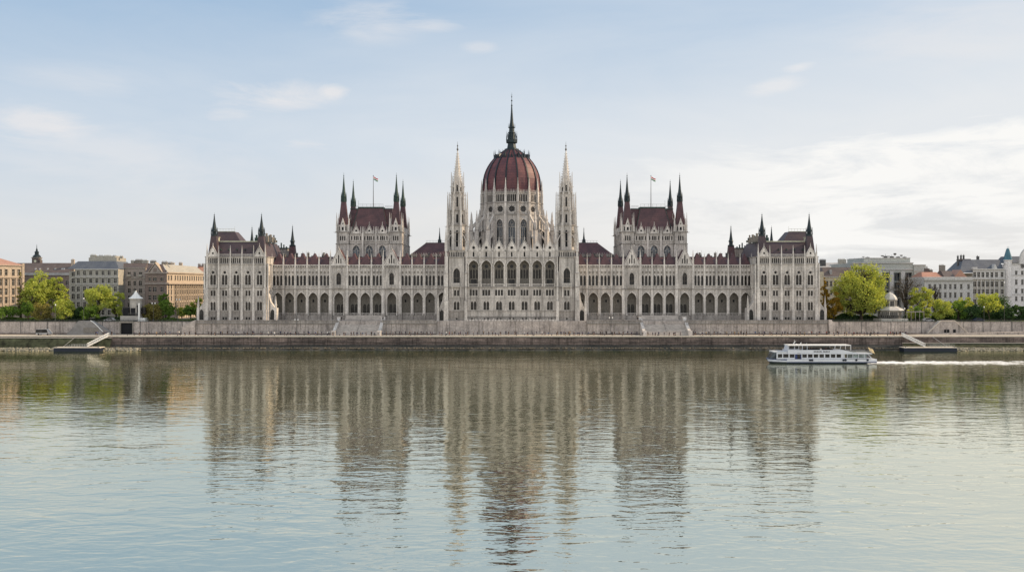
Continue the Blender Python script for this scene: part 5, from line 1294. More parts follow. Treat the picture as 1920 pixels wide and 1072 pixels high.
def tree(name, label, px, wpx, top, Y, leafmat, shape='round', base=603.5, n=900, ls=.30, seed=1, group='trees on the embankment', tw=None, lean=0, clump=.135, bot=None, cat='tree'):
    r = random.Random(seed); k = K(Y); x = PX(px, Y); zb = 10.4; zt = PZ(top, Y) + (.06 * (base - top) * k); H = zt - zb; W = wpx * k * 1.1; n = int(n * 1.2)
    t = empty(name, (x, Y, zb), label, cat, group)
    R = W / 2; low = H * .18 if bot is None else H * bot
    b = MB(); tw = tw or max(.14, H * .022)
    # limbs grow from the trunk to scattered clump centres
    cl = []
    N = max(14, int((44 if shape != 'giant' else 150) * (1 if n < 3600 else 1.8)))
    for i in range(N):
        for _ in range(30):
            u, v, w = r.uniform(-1, 1), r.uniform(-1, 1), r.uniform(0, 1)
            if shape == 'cone': rr = (1 - w) ** .7 * min(1, w * 6 + .45)
            elif shape == 'poplar': rr = min(1, w * 4 + .3) * (1 - w * w * .7)
            elif shape == 'egg': rr = sqrt(max(0, 1 - (2 * w - .8) ** 2 / 1.45))
            else: rr = sqrt(max(0.02, 1 - (2 * w - .92) ** 2 / 1.2))
            rr *= 1 + .17 * sin(3 * atan2(v, u) + w * 6 + seed) + .10 * sin(9 * w + 2 * u + seed)
            if (.12 if shape != 'giant' else .3 * rr * rr) < u * u + v * v < rr * rr * 1.0 or (shape in ('cone', 'poplar') and u * u + v * v < rr * rr): break
        cl.append((x + u * R * .9 + lean * w, Y + v * R * .8, zb + low + (H - low) * (.06 + w * .90)))
    trunk_top = zb + low + (H - low) * .45
    pts = [(x, Y, zb)]
    for i in range(1, 6): pts.append((x + r.uniform(-.03, .03) * W + lean * .1 * i, Y + r.uniform(-.02, .02) * W, zb + (trunk_top - zb) * i / 5))
    for i in range(5): b.tube(pts[i], pts[i + 1], tw * (1.15 - i * .17), tw * (.98 - i * .17), 6)
    for c in cl:
        j = min(5, max(1, int(5 * ((c[2] - zb) / (trunk_top - zb) - .35)))); p = pts[j]
        mid = (p[0] + (c[0] - p[0]) * .45 + r.uniform(-.3, .3), p[1] + (c[1] - p[1]) * .45, p[2] + (c[2] - p[2]) * .62)
        rr = tw * (.34 if shape != 'giant' else .42); b.tube(p, mid, rr, rr * .6, 4); b.tube(mid, c, rr * .6, rr * .2, 4)
        if shape in ('bare', 'giant'):
            for _ in range(4 if shape == 'bare' else 2):
                e = (c[0] + r.gauss(0, R * .16), c[1] + r.gauss(0, R * .16), c[2] + abs(r.gauss(0, R * .14))); b.tube(mid, e, rr * .4, .03, 3)
    b.build('trunk', ['bark'], t)
    f = MB(); per = max(6, n // N)
    for c in cl:
        cr = R * clump * r.uniform(.8, 1.7) * (1.25 if shape != 'giant' else .9)
        for _ in range(int(per * r.uniform(.6, 1.4))):
            u, v, w = r.gauss(0, 1), r.gauss(0, 1), r.gauss(0, 1); d = sqrt(u * u + v * v + w * w) or 1; q = cr * (r.random() ** .45) * 1.25 / d
            leaf(f, c[0] + u * q, c[1] + v * q, c[2] + w * q * .8, ls * r.uniform(.6, 1.3), r)
    f.build('crown', [leafmat], t)
    return t
T_ = 'tree'
tree('deciduous_tree', 'tall yellow-green tree with forked dark trunk beside the tan building', 69, 50, 512, 404, 'lf1', n=5200, seed=2, bot=.2)
tree('deciduous_tree', 'yellow-green upright tree between the tall forked tree and the grey building', 108, 34, 517, 408, 'lf1', 'egg', n=3600, seed=3, bot=.2)
tree('poplar_tree', 'thin sparse brown poplar in front of the tan building edge', 39, 17, 505, 402, 'lf4', 'poplar', n=800, seed=4, bot=.08, ls=.26)
tree('deciduous_tree', 'low wide green tree at the far left edge', 10, 42, 575, 398, 'lf2', n=1800, seed=5, bot=.25)
tree('deciduous_tree', 'small green tree just right of the sparse poplar', 53, 28, 568, 399, 'lf2', n=1400, seed=6, bot=.25)
tree('deciduous_tree', 'rounded ochre-brown small tree in front of the tall forked tree', 80, 28, 566, 396, 'lf4', 'egg', n=2000, seed=7, bot=.05, clump=.22)
tree('deciduous_tree', 'olive egg-shaped tree fourth from the left stair ramp', 118, 31, 562, 397, 'lf1', 'egg', n=2400, seed=8, bot=.08, clump=.22)
tree('deciduous_tree', 'dark green bushy tree left of the tall lamp mast', 146, 26, 573, 402, 'lf3', n=1500, seed=9, bot=.1)
tree('deciduous_tree', 'broad yellow-green tree in front of the grey mansard building', 186, 50, 528, 403, 'lf1', n=4200, seed=10, bot=.16)
tree('deciduous_tree', 'yellow-green tree between the broad one and the white kiosk', 217, 32, 545, 404, 'lf1', n=2200, seed=12, bot=.12)
tree('deciduous_tree', 'low dark green tree under the broad yellow-green one', 168, 34, 574, 399, 'lf2', n=1700, seed=13, bot=.1)
tree('deciduous_tree', 'round olive-brown tree right of the white kiosk', 286, 30, 567, 398, 'lf4', 'egg', n=2200, seed=14, bot=.06, clump=.22)
tree('deciduous_tree', 'bright green tree in front of the brown corner building', 311, 28, 563, 400, 'lf2', n=2200, seed=15, bot=.1)
tree('deciduous_tree', 'small darker green tree top behind the bright green tree', 306, 18, 549, 410, 'lf2', n=900, seed=16, bot=.4)
tree('deciduous_tree', 'yellow-green tree before the ochre flank, first of three', 341, 20, 576, 404, 'lf1', n=1100, seed=17, bot=.3)
tree('deciduous_tree', 'tall loose yellow-green tree nearest the left pavilion', 369, 22, 560, 408, 'lf1', n=1200, seed=18, bot=.3)
tree('deciduous_tree', 'dark green tree before the ochre flank, middle of three', 357, 22, 571, 402, 'lf2', n=1300, seed=19, bot=.3)
# right bank
tree('deciduous_tree', 'thin orange-leaved tree hugging the right corner pavilion', 1546, 16, 520, 404, 'lf5', 'poplar', n=900, seed=21, bot=.15)
tree('deciduous_tree', 'yellow-orange tree between the pavilion and the giant tree', 1561, 34, 546, 400, 'lf5', n=2400, seed=22, bot=.08)
tree('giant_tree', 'giant bright yellow-green spreading tree with dark limbs right of the palace', 1614, 90, 500, 402, 'lf1', 'giant', n=15000, seed=23, bot=.08, tw=.55, clump=.15, ls=.29)
tree('bare_tree', 'bare grey-brown tree with open branches behind the rotunda', 1697, 50, 512, 412, 'lf6', 'bare', n=1300, seed=24, bot=.2, ls=.18, tw=.32)
tree('deciduous_tree', 'yellow-topped half-bare tree right of the bare tree', 1728, 42, 540, 408, 'lf1', 'bare', n=2000, seed=25, bot=.35)
tree('bare_tree', 'slender bare tree in front of the long pale building', 1752, 22, 530, 416, 'lf6', 'bare', n=350, seed=26, bot=.2, ls=.16)
for i, (px, w, top, m, lab) in enumerate(((1708, 16, 576, 'lf1', 'small yellow-green bush-tree next to the rotunda'), (1722, 18, 574, 'lf2', 'small green garden tree under the pergola beam'), (1737, 18, 577, 'lf1', 'small yellowish garden tree at the pergola end'))):
    tree('garden_tree', lab, px, w, top, 398, m, n=900, seed=30 + i, bot=.15)
tree('deciduous_tree', 'fresh green egg-shaped tree left of the trapezoid stair block', 1768, 30, 562, 400, 'lf1', 'egg', n=2400, seed=34, bot=.1, clump=.2)
tree('deciduous_tree', 'green tree directly above the trapezoid stair block', 1797, 32, 564, 401, 'lf2', n=2300, seed=35, bot=.1)
tree('deciduous_tree', 'pale green tree behind the dark one right of the stair block', 1808, 30, 559, 410, 'lf1', n=1500, seed=36, bot=.3)
tree('deciduous_tree', 'blue-green dark tree right of the stair block', 1823, 28, 571, 399, 'lf3', 'egg', n=1900, seed=37, bot=.05, clump=.22)
tree('deciduous_tree', 'flat-topped bright green tree with pale slender trunk near the right edge', 1855, 46, 551, 400, 'lf1', n=2700, seed=38, bot=.35, tw=.16)
tree('deciduous_tree', 'large dark green tree behind the flat-topped bright tree', 1873, 42, 557, 412, 'lf3', n=2600, seed=39, bot=.05, clump=.22)
tree('conifer_tree', 'dark pointed conifer close to the right edge', 1893, 19, 571, 400, 'lf3', 'cone', n=1500, seed=40, bot=.05)
tree('deciduous_tree', 'dark green tree cut by the right edge of the view', 1914, 26, 568, 404, 'lf3', n=1700, seed=41, bot=.05)
tree('conifer_tree', 'small dark shrub-like conifer standing before the right embankment wall', 1891, 16, 604, 388.5, 'lf3', 'cone', base=616, n=700, seed=42, bot=.02) if False else None
# hedges and shrub belts
def hedge(label, x0, x1, z1, Y, mat, seed, n):
    r = random.Random(seed); f = MB()
    for _ in range(n):
        x = r.uniform(x0, x1); h = z1 * (.75 + .35 * sin(x * .45 + seed) * sin(x * .17)) ; leaf(f, x, Y + r.uniform(-.9, .9), 10.4 + r.random() ** .7 * h, r.uniform(.2, .42), r)
    tag(f.build('hedge', [mat]), label, 'hedge', 'hedges along the embankment')
hedge('dark hedge under the trees at the far left', PX(-10, 400), PX(128, 400), 1.5, 400, 'lf2', 1, 5200)
hedge('dark hedge between the left stair ramp and the kiosk', PX(128, 401), PX(226, 401), 1.9, 401, 'lf3', 2, 3600)
hedge('low green hedge between the kiosk and the left pavilion', PX(272, 399), PX(376, 399), 1.3, 399, 'lf2', 3, 3000)
hedge('dark shrub belt under the giant tree', PX(1550, 404), PX(1655, 404), 3.0, 404, 'lf3', 4, 5200)
hedge('dark shrub belt behind the pergola', PX(1695, 405), PX(1760, 405), 2.8, 405, 'lf3', 5, 3200)
hedge('tall dark green shrub belt along the right park', PX(1760, 407), PX(1935, 407), 4.2, 407, 'lf3', 6, 9500)
# =================================================================== LAMPS AND SMALL THINGS
def lamp(px, Y, zb, h, label, double=True):
    x = PX(px, Y); o = empty('street_lamp', (x, Y, zb), label, 'street lamp', 'lamps on the bank')
    b = MB(); b.lathe(x, Y, [(.16, zb), (.16, zb + .6), (.07, zb + .8), (.05, zb + h)], 6)
    if double: b.tube((x - .55, Y, zb + h - .5), (x + .55, Y, zb + h - .5), .05, .05, 4)
    b.build('post', ['iron'], o)
    for d in ((-.6, .6) if double else (0,)):
        c = MB(); c.lathe(x + d, Y, [(.08, zb + h - .35), (.24, zb + h - .1), (.2, zb + h + .2), (.05, zb + h + .35)], 8); c.build('lamp_head', ['white'], o)
lamp(1145.5, 386.8, 5.4, 6.8, 'dark lamp post on the quay right of the centre block')
lamp(556, 386.8, 5.4, 6.0, 'dark lamp post on the quay below the left arcade')
lamp(288, 393, 10.4, 7.5, 'lamp post between the two rounded trees right of the kiosk')
lamp(334, 394, 10.4, 9.0, 'tall lamp post with round lamps before the sunlit ochre flank')
lamp(1845, 393, 10.4, 6.0, 'lamp post in front of the dark shrubs near the right edge', False)
lamp(1696, 386.5, 5.4, 10.5, 'slim lamp post by the rotunda above the right gangway', False)
lamp(104, 386, 5.4, 12.0, 'slim white mast on the quay near the parked van', False)
lamp(157, 391, 10.4, 9.5, 'white mast on top of the left stair ramp', False)
lamp(1883, 391, 10.4, 16.0, 'tall thin grey mast beside the dark conifer', False)
# railing line on the left/right embankment
for x0, x1, lab in ((-260, -128.5, 'low iron railing along the left embankment edge'), (129, 260, 'low iron railing along the right embankment edge')):
    b = MB(); n = int((x1 - x0) / 2)
    for q in range(n + 1): b.box(x0 + q * 2 - .05, x0 + q * 2 + .05, 390.4, 390.5, 10.5, 11.35)
    b.box(x0, x1, 390.4, 390.48, 11.3, 11.38); b.box(x0, x1, 390.4, 390.48, 10.95, 11.0)
    tag(b.build('railing', ['iron']), lab, 'railing')
# vehicles
def vehicle(name, label, cat, x, Y, zb, L, W, H, paint, van=False, g=None, flip=1):
    o = empty(name, (x, Y, zb), label, cat, g)
    T = lambda a, b_, c: (x + a * flip, Y + b_, zb + c)
    b = MB(1, T); h = L / 2; w = W / 2
    if van: prof = [(-h, .35), (h, .35), (h, .95), (h - .25, 1.1), (h * .55, H), (-h, H)]
    else: prof = [(-h, .3), (h, .3), (h, .75), (h * .55, .9), (h * .2, H), (-h * .5, H), (-h * .85, .95), (-h, .9)]
    A = [b.av(a, -w, c) for a, c in prof]; B_ = [b.av(a, w, c) for a, c in prof]
    b.face(A, 0); b.face(B_[::-1], 0)
    for i in range(len(prof)): j = (i + 1) % len(prof); b.face([A[j], A[i], B_[i], B_[j]], 0)
    b.build('body', [paint], o)
    b = MB(1, T)
    if van: b.xprism([(-h * .98, H * .40), (h * .66, H * .42), (h * .50, H * .96), (-h * .98, H * .96)], -w - .02, w + .02)
    else: b.xprism([(-h * .72, .92), (h * .45, .92), (h * .16, H * .96), (-h * .46, H * .96)], -w - .02, w + .02)
    b.build('windows', ['glass'], o)
    for sx_ in (-.62, .62):
        for sy_ in (-w + .1, w - .1):
            c = MB(1, T); n = 10
            c.xprism([(sx_ * h + .34 * cos(2 * pi * i / n), .34 + .34 * sin(2 * pi * i / n)) for i in range(n)], sy_ - .12, sy_ + .12); c.build('wheel', ['dark'], o)
vehicle('parked_van', 'white van with dark windows on the quay at the far left', 'van', PX(83, 384), 384, 5.4, 5.8, 2.1, 2.4, 'lgrey', True)
vehicle('parked_car', 'pale car partly hidden by bushes left of the trapezoid stair block', 'car', PX(1741, 393), 393.5, 10.4, 4.3, 1.8, 1.5, 'lgrey')
S['carblue'] = simple('dark_blue_paint', (.03, .045, .09), .3)
vehicle('parked_car', 'dark car under the trees in the right park', 'car', PX(1835, 396), 396, 10.4, 4.4, 1.8, 1.5, 'carblue')
vehicle('parked_car', 'pale hatchback behind the railing left of the kiosk', 'car', PX(206, 396), 396, 10.4, 4.3, 1.8, 1.5, 'lgrey', False, None, -1)
# =================================================================== PONTOONS
S['navy'] = simple('navy_hull', (.012, .018, .035), .4)
def pontoon(x0, x1, g0, g1, label, s):
    o = empty('landing_pontoon', ((x0 + x1) / 2, 369, 0), label, 'pontoon', 'landing pontoons')
    b = MB(); b.rf(x0, x1, 366.5, 370.8, -.5, x0 - .0, x1, 366.4, 370.9, 1.35, 0); b.build('hull', ['navy'], o)
    b = MB(); b.box(x0 - .1, x1 + .1, 366.3, 371, 1.35, 1.6)
    b.build('deck', ['coping'], o)
    b = MB()
    xa, xb = (x0 + 5, x0 + 13) if s < 0 else (x0 + 9.5, x1 - 1)
    n = 8
    for q in range(n + 1):
        xx = xa + (xb - xa) * q / n; b.tube((xx, 366.6, 1.6), (xx, 366.6, 2.6), .04, .04, 4); b.tube((xx, 370.6, 1.6), (xx, 370.6, 2.6), .04, .04, 4)
    for yy in (366.6, 370.6):
        for z_ in (2.1, 2.6): b.tube((xa, yy, z_), (xb, yy, z_), .04, .04, 4)
    b.build('railing', ['lgrey'], o)
    for xx in (x0 + .8, x1 - .8):
        c = MB(); c.lathe(xx, 367, [(.2, 1.6), (.2, 2.0), (.3, 2.1)], 8); c.build('bollard', ['iron'], o)
    gw = empty('gangway', (g1, 371, 3), 'white truss gangway sloping %s from the quay to the %s pontoon' % (('left', 'left') if s < 0 else ('right', 'right')), 'gangway', 'gangways to the pontoons')
    b = MB(); A = Vector((g0, 369.2, 1.8)); B_ = Vector((g1, 373.9, 5.6)); off = Vector((0, 0, 1.15)); side = Vector((0, -1.1, 0))
    for sd in (side * .0, side):
        p, q = A + sd, B_ + sd; b.tube(p, q, .16, .16, 4, 0); b.tube(p + off, q + off, .12, .12, 4, 0); n = 12
        for i in range(n + 1):
            u = p.lerp(q, i / n); b.tube(u, u + off, .06, .06, 4, 0)
            if i < n: b.tube(u, p.lerp(q, (i + 1) / n) + off, .05, .05, 4, 0)
    b.hexa([A + side, A, A + Vector((0, 0, .1)), A + side + Vector((0, 0, .1))], [B_ + side, B_, B_ + Vector((0, 0, .1)), B_ + side + Vector((0, 0, .1))], 0)
    b.build('truss', ['white'], gw)
    m = MB(); xx = x0 + 2 if s < 0 else x1 - 2; m.tube((xx, 370, 1.6), (xx + (3.3 if s < 0 else -4.5), 373.8, 5.4), .07, .07, 5)
    tag(m.build('mooring_pole', ['lgrey']), 'thin pale mooring strut between the %s pontoon and the quay wall' % ('left' if s < 0 else 'right'), 'mooring pole')
pontoon(PX(104, 368), PX(190, 368), PX(165, 369), PX(205, 374), 'long low black pontoon with pale deck moored at the left bank', -1)
pontoon(PX(1692, 368), PX(1791, 368), PX(1733, 369), PX(1690, 374), 'long low navy pontoon with pale deck moored at the right bank', 1)
# =================================================================== CRUISE BOAT
YB = 312.0; kb = K(YB)
bt = empty('cruise_boat', (PX(1540, YB), YB, 0), 'white and blue sightseeing boat with canopy deck heading left and trailing a wake', 'boat')
def bx(px): return PX(px, YB)
def bz(py): return PZ(py, YB) + .1
def hw_(t): return 3.1 * min(1, (t / .16 + .02)) ** .6 * (1 if t < .9 else 1 - (t - .9) * 2.2)
b = MB(); st = [0, .02, .05, .09, .13, .17, .3, .5, .7, .9, .96, 1]
x0, x1 = bx(1436), bx(1639)
rings = []
for t in st:
    x = x0 + (x1 - x0) * t; w = hw_(t); zd = bz(672.5) + (.25 * (1 - t / .15) if t < .15 else 0); sh = max(0, 1.6 * (1 - t / .1)) if t < .1 else 0
    rings.append([b.av(x + sh * f, YB + s_ * w * ww, z) for (s_, ww, z, f) in ((-1, 1, zd, 0), (-1, .99, zd - .35, .15), (-1, .97, bz(677.5), .5), (-1, .94, bz(679), .7), (-1, .88, -.4, 1), (1, .88, -.4, 1), (1, .94, bz(679), .7), (1, .97, bz(677.5), .5), (1, .99, zd - .35, .15), (1, 1, zd, 0))])
for i, (A, B_) in enumerate(zip(rings, rings[1:])):
    fr = i < 5
    for j, m in enumerate((1 if fr else 0, 0, 1 if not fr else 2, 2, 2, 2, 1 if not fr else 2, 0, 1 if fr else 0, 0)):
        k2 = (j + 1) % 10; b.face([A[j], B_[j], B_[k2], A[k2]], m)
b.face(rings[0], 1); b.face(rings[-1][::-1], 1)
b.box(x0 + .3, bx(1482), YB - .4, YB + .4, bz(672.3), bz(671.5), 1)
S['bblue'] = simple('royal_blue_paint', (.02, .035, .12), .35); S['hullw'] = simple('boat_white_paint', (.58, .61, .66), .35, var=.06); S['hullk'] = simple('boat_black_waterline', (.02, .03, .03), .4)
b.build('hull', ['hullw', 'bblue', 'hullk'], bt)
b = MB(); cw = 2.75
# main saloon with real window openings both sides
xa, xb = bx(1452), bx(1577); z0, z1 = bz(672.3), bz(660.2)
wins = [(1458, 1463.5)] if False else []
pos = [1453.2 + 0, 1464, 1475.7] 
spans = [(1454, 1462.3), (1464, 1474), (1476, 1485)] + [(1499.6 + i * 10.6, 1508 + i * 10.6) for i in range(7)]
for yy, sg in ((YB - cw, 1), (YB + cw, -1)):
    hs = [rect((bx(a) + bx(c)) / 2, bz(669.6), bx(c) - bx(a), bz(662.8) - bz(669.6)) for a, c in spans if a > 1453]
    T = (lambda x, y, z, yy=yy, sg=sg: (x, yy + sg * y, z)); q = MB(1, T); q.panel(bx(1451.5), bx(1577), z0, z1, 0, hs, .12)
    n0 = len(b.v); b.v += q.v
    for f, m in zip(q.f, q.m): b.f.append(tuple(i + n0 for i in f)); b.m.append(0)
    for a, c in spans:
        g = MB(); g.box(bx(a) - .03, bx(c) + .03, yy + sg * .13, yy + sg * .17, bz(669.8), bz(662.6)); g.build('window', ['glass'], bt)
b.poly([(xb, YB - cw, z0), (xb, YB + cw, z0), (xb, YB + cw, z1), (xb, YB - cw, z1)], 0)
# upper fascia and decks
b.rf(bx(1446.5), bx(1473), YB - 2.6, YB + 2.6, bz(660.2), bx(1446), bx(1473), YB - 2.7, YB + 2.7, bz(658), 0)
b.box(bx(1472), bx(1629), YB - 3.0, YB + 3.0, bz(663), bz(661.6), 0)
for yy in (YB - 2.95, YB + 2.8): b.hexa([(bx(1472), yy, bz(661.8)), (bx(1605), yy, bz(661.8)), (bx(1605), yy + .15, bz(661.8)), (bx(1472), yy + .15, bz(661.8))], [(bx(1472), yy, bz(655.2)), (bx(1575), yy, bz(655.2)), (bx(1575), yy + .15, bz(655.2)), (bx(1472), yy + .15, bz(655.2))], 0)
b.build('superstructure', ['hullw'], bt)
g = MB(); g.rf(bx(1440.5), bx(1452), YB - 1.9, YB + 1.9, bz(671.4), bx(1447), bx(1452), YB - 2.3, YB + 2.3, bz(660.4)); g.build('bow_glazing', ['glassb'], bt)
# stern gallery posts, open deck
for i, p in enumerate((1577.5, 1583, 1593, 1603.5, 1614)):
    for yy in (YB - 2.8, YB + 2.75):
        c = MB(); c.box(bx(p), bx(p) + .16, yy, yy + .1, bz(671.5), bz(662)); c.build('post', ['hullw'], bt)
c = MB(); c.hexa([(bx(1620), YB - 2.8, bz(662)), (bx(1621.5), YB - 2.8, bz(662)), (bx(1621.5), YB + 2.8, bz(662)), (bx(1620), YB + 2.8, bz(662))], [(bx(1628), YB - 2.8, bz(671)), (bx(1629.5), YB - 2.8, bz(671)), (bx(1629.5), YB + 2.8, bz(671)), (bx(1628), YB + 2.8, bz(671))]); 
c.v = c.v; c.box(bx(1577), bx(1628), YB - 2.85, YB - 2.75, bz(671.6), bz(670.2)); c.build('stern_bulwark', ['hullw'], bt)
g = MB(); g.box(bx(1583), bx(1619), YB - 2.5, YB - 2.4, bz(671), bz(662.6)); g.build('gallery_glazing', [glassm('pale_glass', (.14, .17, .17))], bt)
# entrance door
c = MB(); c.box(bx(1486), bx(1497.5), YB - cw - .16, YB - cw - .0, bz(672.6), bz(659.3)); c.build('door', ['bblue'], bt)
c = MB(); c.box(bx(1490), bx(1495.5), YB - cw - .2, YB - cw - .16, bz(671.6), bz(661)); c.build('door_glass', ['glass'], bt)
# wheelhouse
c = MB(); c.rf(bx(1471.5), bx(1496), YB - 1.7, YB + 1.7, bz(660), bx(1474), bx(1495.5), YB - 1.6, YB + 1.6, bz(647.8)); c.build('wheelhouse', ['hullw'], bt)
c = MB(); c.box(bx(1477), bx(1486), YB - 1.74, YB - 1.6, bz(654), bz(648.4)); c.box(bx(1488), bx(1494), YB - 1.74, YB - 1.6, bz(654), bz(648.4)); c.build('wheelhouse_window', ['glass'], bt)
c = MB(); c.box(bx(1474), bx(1590.5), YB - 2.6, YB + 2.6, bz(647.6), bz(646.2)); c.build('canopy', ['white'], bt)
for p0_, p1_ in ((1500, 1500), (1509, 1509), (1560.5, 1560.5), (1569.5, 1572), (1590, 1590)):
    for yy in (YB - 2.5, YB + 2.4):
        c = MB(); c.tube((bx(p0_), yy, bz(656)), (bx(p1_), yy, bz(647)), .09, .09, 5); c.build('canopy_post', ['hullw'], bt)
c = MB()
for q in range(16):
    xx = bx(1510 + q * 3.1)
    for yy in (-1.6, -.5, .6, 1.7): c.box(xx, xx + .42, YB + yy, YB + yy + .8, bz(661.6), bz(653.9 - (q % 3) * .3)); 
c.build('deck_seats', [simple('dark_seat_fabric', (.03, .03, .035), .8)], bt)
for yy in (-2.9, 2.9):
    c = MB()
    for q in range(19): xx = bx(1590 + q * 2.1); c.tube((xx, YB + yy, bz(661.6)), (xx, YB + yy, bz(657)), .035, .035, 4)
    for z_ in (657, 659.3): c.tube((bx(1590), YB + yy, bz(z_)), (bx(1628), YB + yy, bz(z_)), .04, .04, 4)
    c.build('deck_railing', ['lgrey'], bt)
c = MB(); c.tube((bx(1486.5), YB, bz(646.4)), (bx(1491), YB, bz(640.5)), .14, .09, 5); c.tube((bx(1489.5), YB, bz(643)), (bx(1489.5), YB, bz(637)), .06, .04, 4); c.tube((bx(1488), YB, bz(642.5)), (bx(1492.5), YB, bz(639.5)), .05, .05, 4); c.build('mast', ['white'], bt)
c = MB(); c.lathe(bx(1493), YB, [(.3, bz(646.2)), (.35, bz(645.2)), (.1, bz(644.6))], 8); c.tube((bx(1499.5), YB, bz(646.3)), (bx(1502.5), YB, bz(642.3)), .12, .12, 5); c.tube((bx(1512.5), YB, bz(646.2)), (bx(1512.5), YB, bz(643)), .06, .04, 4); c.build('antenna', ['white'], bt)
c = MB(); c.lathe(bx(1628), YB, [(.06, bz(662)), (.05, bz(651.5))], 5); c.build('flag_staff', ['iron'], bt)
c = MB(); n = 6; P = lambda i, j: (bx(1627.5) + .9 * j * .35 + i * .32, YB + .15 * sin(i * 1.2), bz(651.2) - j * .7 - i * .16 + .1 * sin(i * 1.9))
for j in range(2):
    for i in range(n - 1): c.poly([P(i, j + 1), P(i + 1, j + 1), P(i + 1, j), P(i, j)], 0)
c.build('stern_flag', [simple('cream_flag_cloth', (.75, .6, .35), .8)], bt)
for p in (1513, 1517, 1575, 1579, 1599, 1620):
    c = MB(); x = bx(p); c.xprism([(x + .35 * cos(2 * pi * i / 10), bz(674) + .35 * sin(2 * pi * i / 10)) for i in range(10)], YB - 3.35, YB - 3.05); c.build('fender', ['navy'], bt)
# lettering blocks on the fascia (blurred dark characters in two words)
c = MB(); rr = random.Random(8)
for wd, (a, e, n) in enumerate(((1520.5, 1536.5, 6), (1538.2, 1550.5, 5))):
    for i in range(n):
        w = (e - a) / n; xx = bx(a + i * w); ww = w * kb * .78; zb_, zt_ = bz(659.5), bz(657.2); yy = YB - 3.0
        c.box(xx, xx + ww * .3, yy, yy + .03, zb_, zt_)
        if i % 2 == 0: c.box(xx + ww * .3, xx + ww, yy, yy + .03, zt_ - .1, zt_); c.box(xx + ww * .3, xx + ww, yy, yy + .03, zb_, zb_ + .1); c.box(xx + ww * .7, xx + ww, yy, yy + .03, zb_ + .1, zt_ - .1)
        else: c.box(xx + ww * .3, xx + ww * .9, yy, yy + .03, (zb_ + zt_) / 2 - .05, (zb_ + zt_) / 2 + .05); c.box(xx + ww * .7, xx + ww, yy, yy + .03, zb_, (zb_ + zt_) / 2 - .05)
c.build('lettering', ['dark'], bt)
# =================================================================== PEOPLE
def person_mesh(idx, stride, arm, mats, lean=0.0, turn=0):
    me = bpy.data.meshes.new('person'); o = bpy.data.objects.new('tmp_person', me); COL.objects.link(o)
    v = [(0, 0, .95), (0, lean, 1.2), (0, lean, 1.42), (0, lean, 1.52), (0, lean - .02, 1.68),
         (.10, -stride * .35, .5), (.10, stride * .0 - stride, .09), (.10, -stride - .14, .05), (-.10, stride * .3, .5), (-.10, stride, .10), (-.10, stride - .14, .05),
         (.21, lean, 1.38), (.25, arm, 1.12), (.22, arm * 1.8 - .08, .88), (-.21, lean, 1.38), (-.25, -arm, 1.12), (-.22, -arm * 1.5 - .08, .88)]
    e = [(0, 1), (1, 2), (2, 3), (3, 4), (0, 5), (5, 6), (6, 7), (0, 8), (8, 9), (9, 10), (2, 11), (11, 12), (12, 13), (2, 14), (14, 15), (15, 16)]
    rad = [.19, .19, .18, .07, .13, .10, .055, .05, .10, .055, .05, .09, .06, .04, .09, .06, .04]
    me.from_pydata(v, e, []); m = o.modifiers.new('s', 'SKIN')
    for sv, r in zip(me.skin_vertices[0].data, rad): sv.radius = (r, r)
    me.skin_vertices[0].data[0].use_root = True
    m2 = o.modifiers.new('d', 'SUBSURF'); m2.levels = 1; m2.render_levels = 1
    dg = bpy.context.evaluated_depsgraph_get(); dg.update()
    out = bpy.data.meshes.new_from_object(o.evaluated_get(dg)); out.name = 'person'
    bpy.data.objects.remove(o)
    out.materials.clear()
    for mm in mats: out.materials.append(S[mm])
    for p in out.polygons:
        z = p.center.z; x = abs(p.center.x)
        p.material_index = 2 if (z > 1.5 or (x > .17 and z < .92)) else (0 if z > .93 else 1)
        if z > 1.70 or (z > 1.58 and p.center.y > lean + .03): p.material_index = 3
    return out
for nm, c in (('c_navy', (.02, .03, .07)), ('c_black', (.015, .015, .018)), ('c_grey', (.12, .12, .13)), ('c_red', (.20, .05, .05)), ('c_white', (.65, .65, .63)), ('c_blue', (.06, .10, .20)), ('c_tan', (.35, .26, .16)), ('skin', (.55, .34, .24)), ('hair', (.03, .02, .015))):
    S[nm] = simple(nm, c, .8)
looks = []
for i, (top, leg, word) in enumerate((('c_black', 'c_black', 'black clothes'), ('c_navy', 'c_black', 'navy jacket'), ('c_grey', 'c_navy', 'grey jacket'), ('c_white', 'c_navy', 'white top'), ('c_red', 'c_black', 'red top'), ('c_blue', 'c_grey', 'blue jacket'), ('c_tan', 'c_black', 'tan coat'))):
    for j, (sd, ar) in enumerate(((.26, .14), (.05, .03))):
        looks.append((person_mesh(i, sd, ar, (top, leg, 'skin', 'hair')), word, 'walking' if j == 0 else 'standing'))
zones = [('the left corner pavilion', 386, 512, 13), ('the left outer arcade', 513, 630, 12), ('the left stairs', 640, 718, 9), ('the arcade left of the centre', 722, 815, 12),
         ('the left spired tower', 822, 880, 8), ('the seven central arches', 884, 1035, 17), ('the right spired tower', 1040, 1095, 9), ('the arcade right of the centre', 1098, 1196, 10),
         ('the right stairs', 1202, 1280, 8), ('the right outer arcade', 1290, 1405, 14), ('the right corner pavilion', 1410, 1540, 17), ('the giant tree', 1545, 1650, 12), ('the left embankment wall', 250, 372, 10), ('the rotunda by the gangway', 1668, 1700, 6), ('the white handrail ramp', 176, 212, 5)]
ordw = ['first', 'second', 'third', 'fourth', 'fifth', 'sixth', 'seventh', 'eighth', 'ninth', 'tenth', 'eleventh', 'twelfth', 'thirteenth', 'fourteenth', 'fifteenth', 'sixteenth', 'seventeenth', 'eighteenth']
rp = random.Random(77)
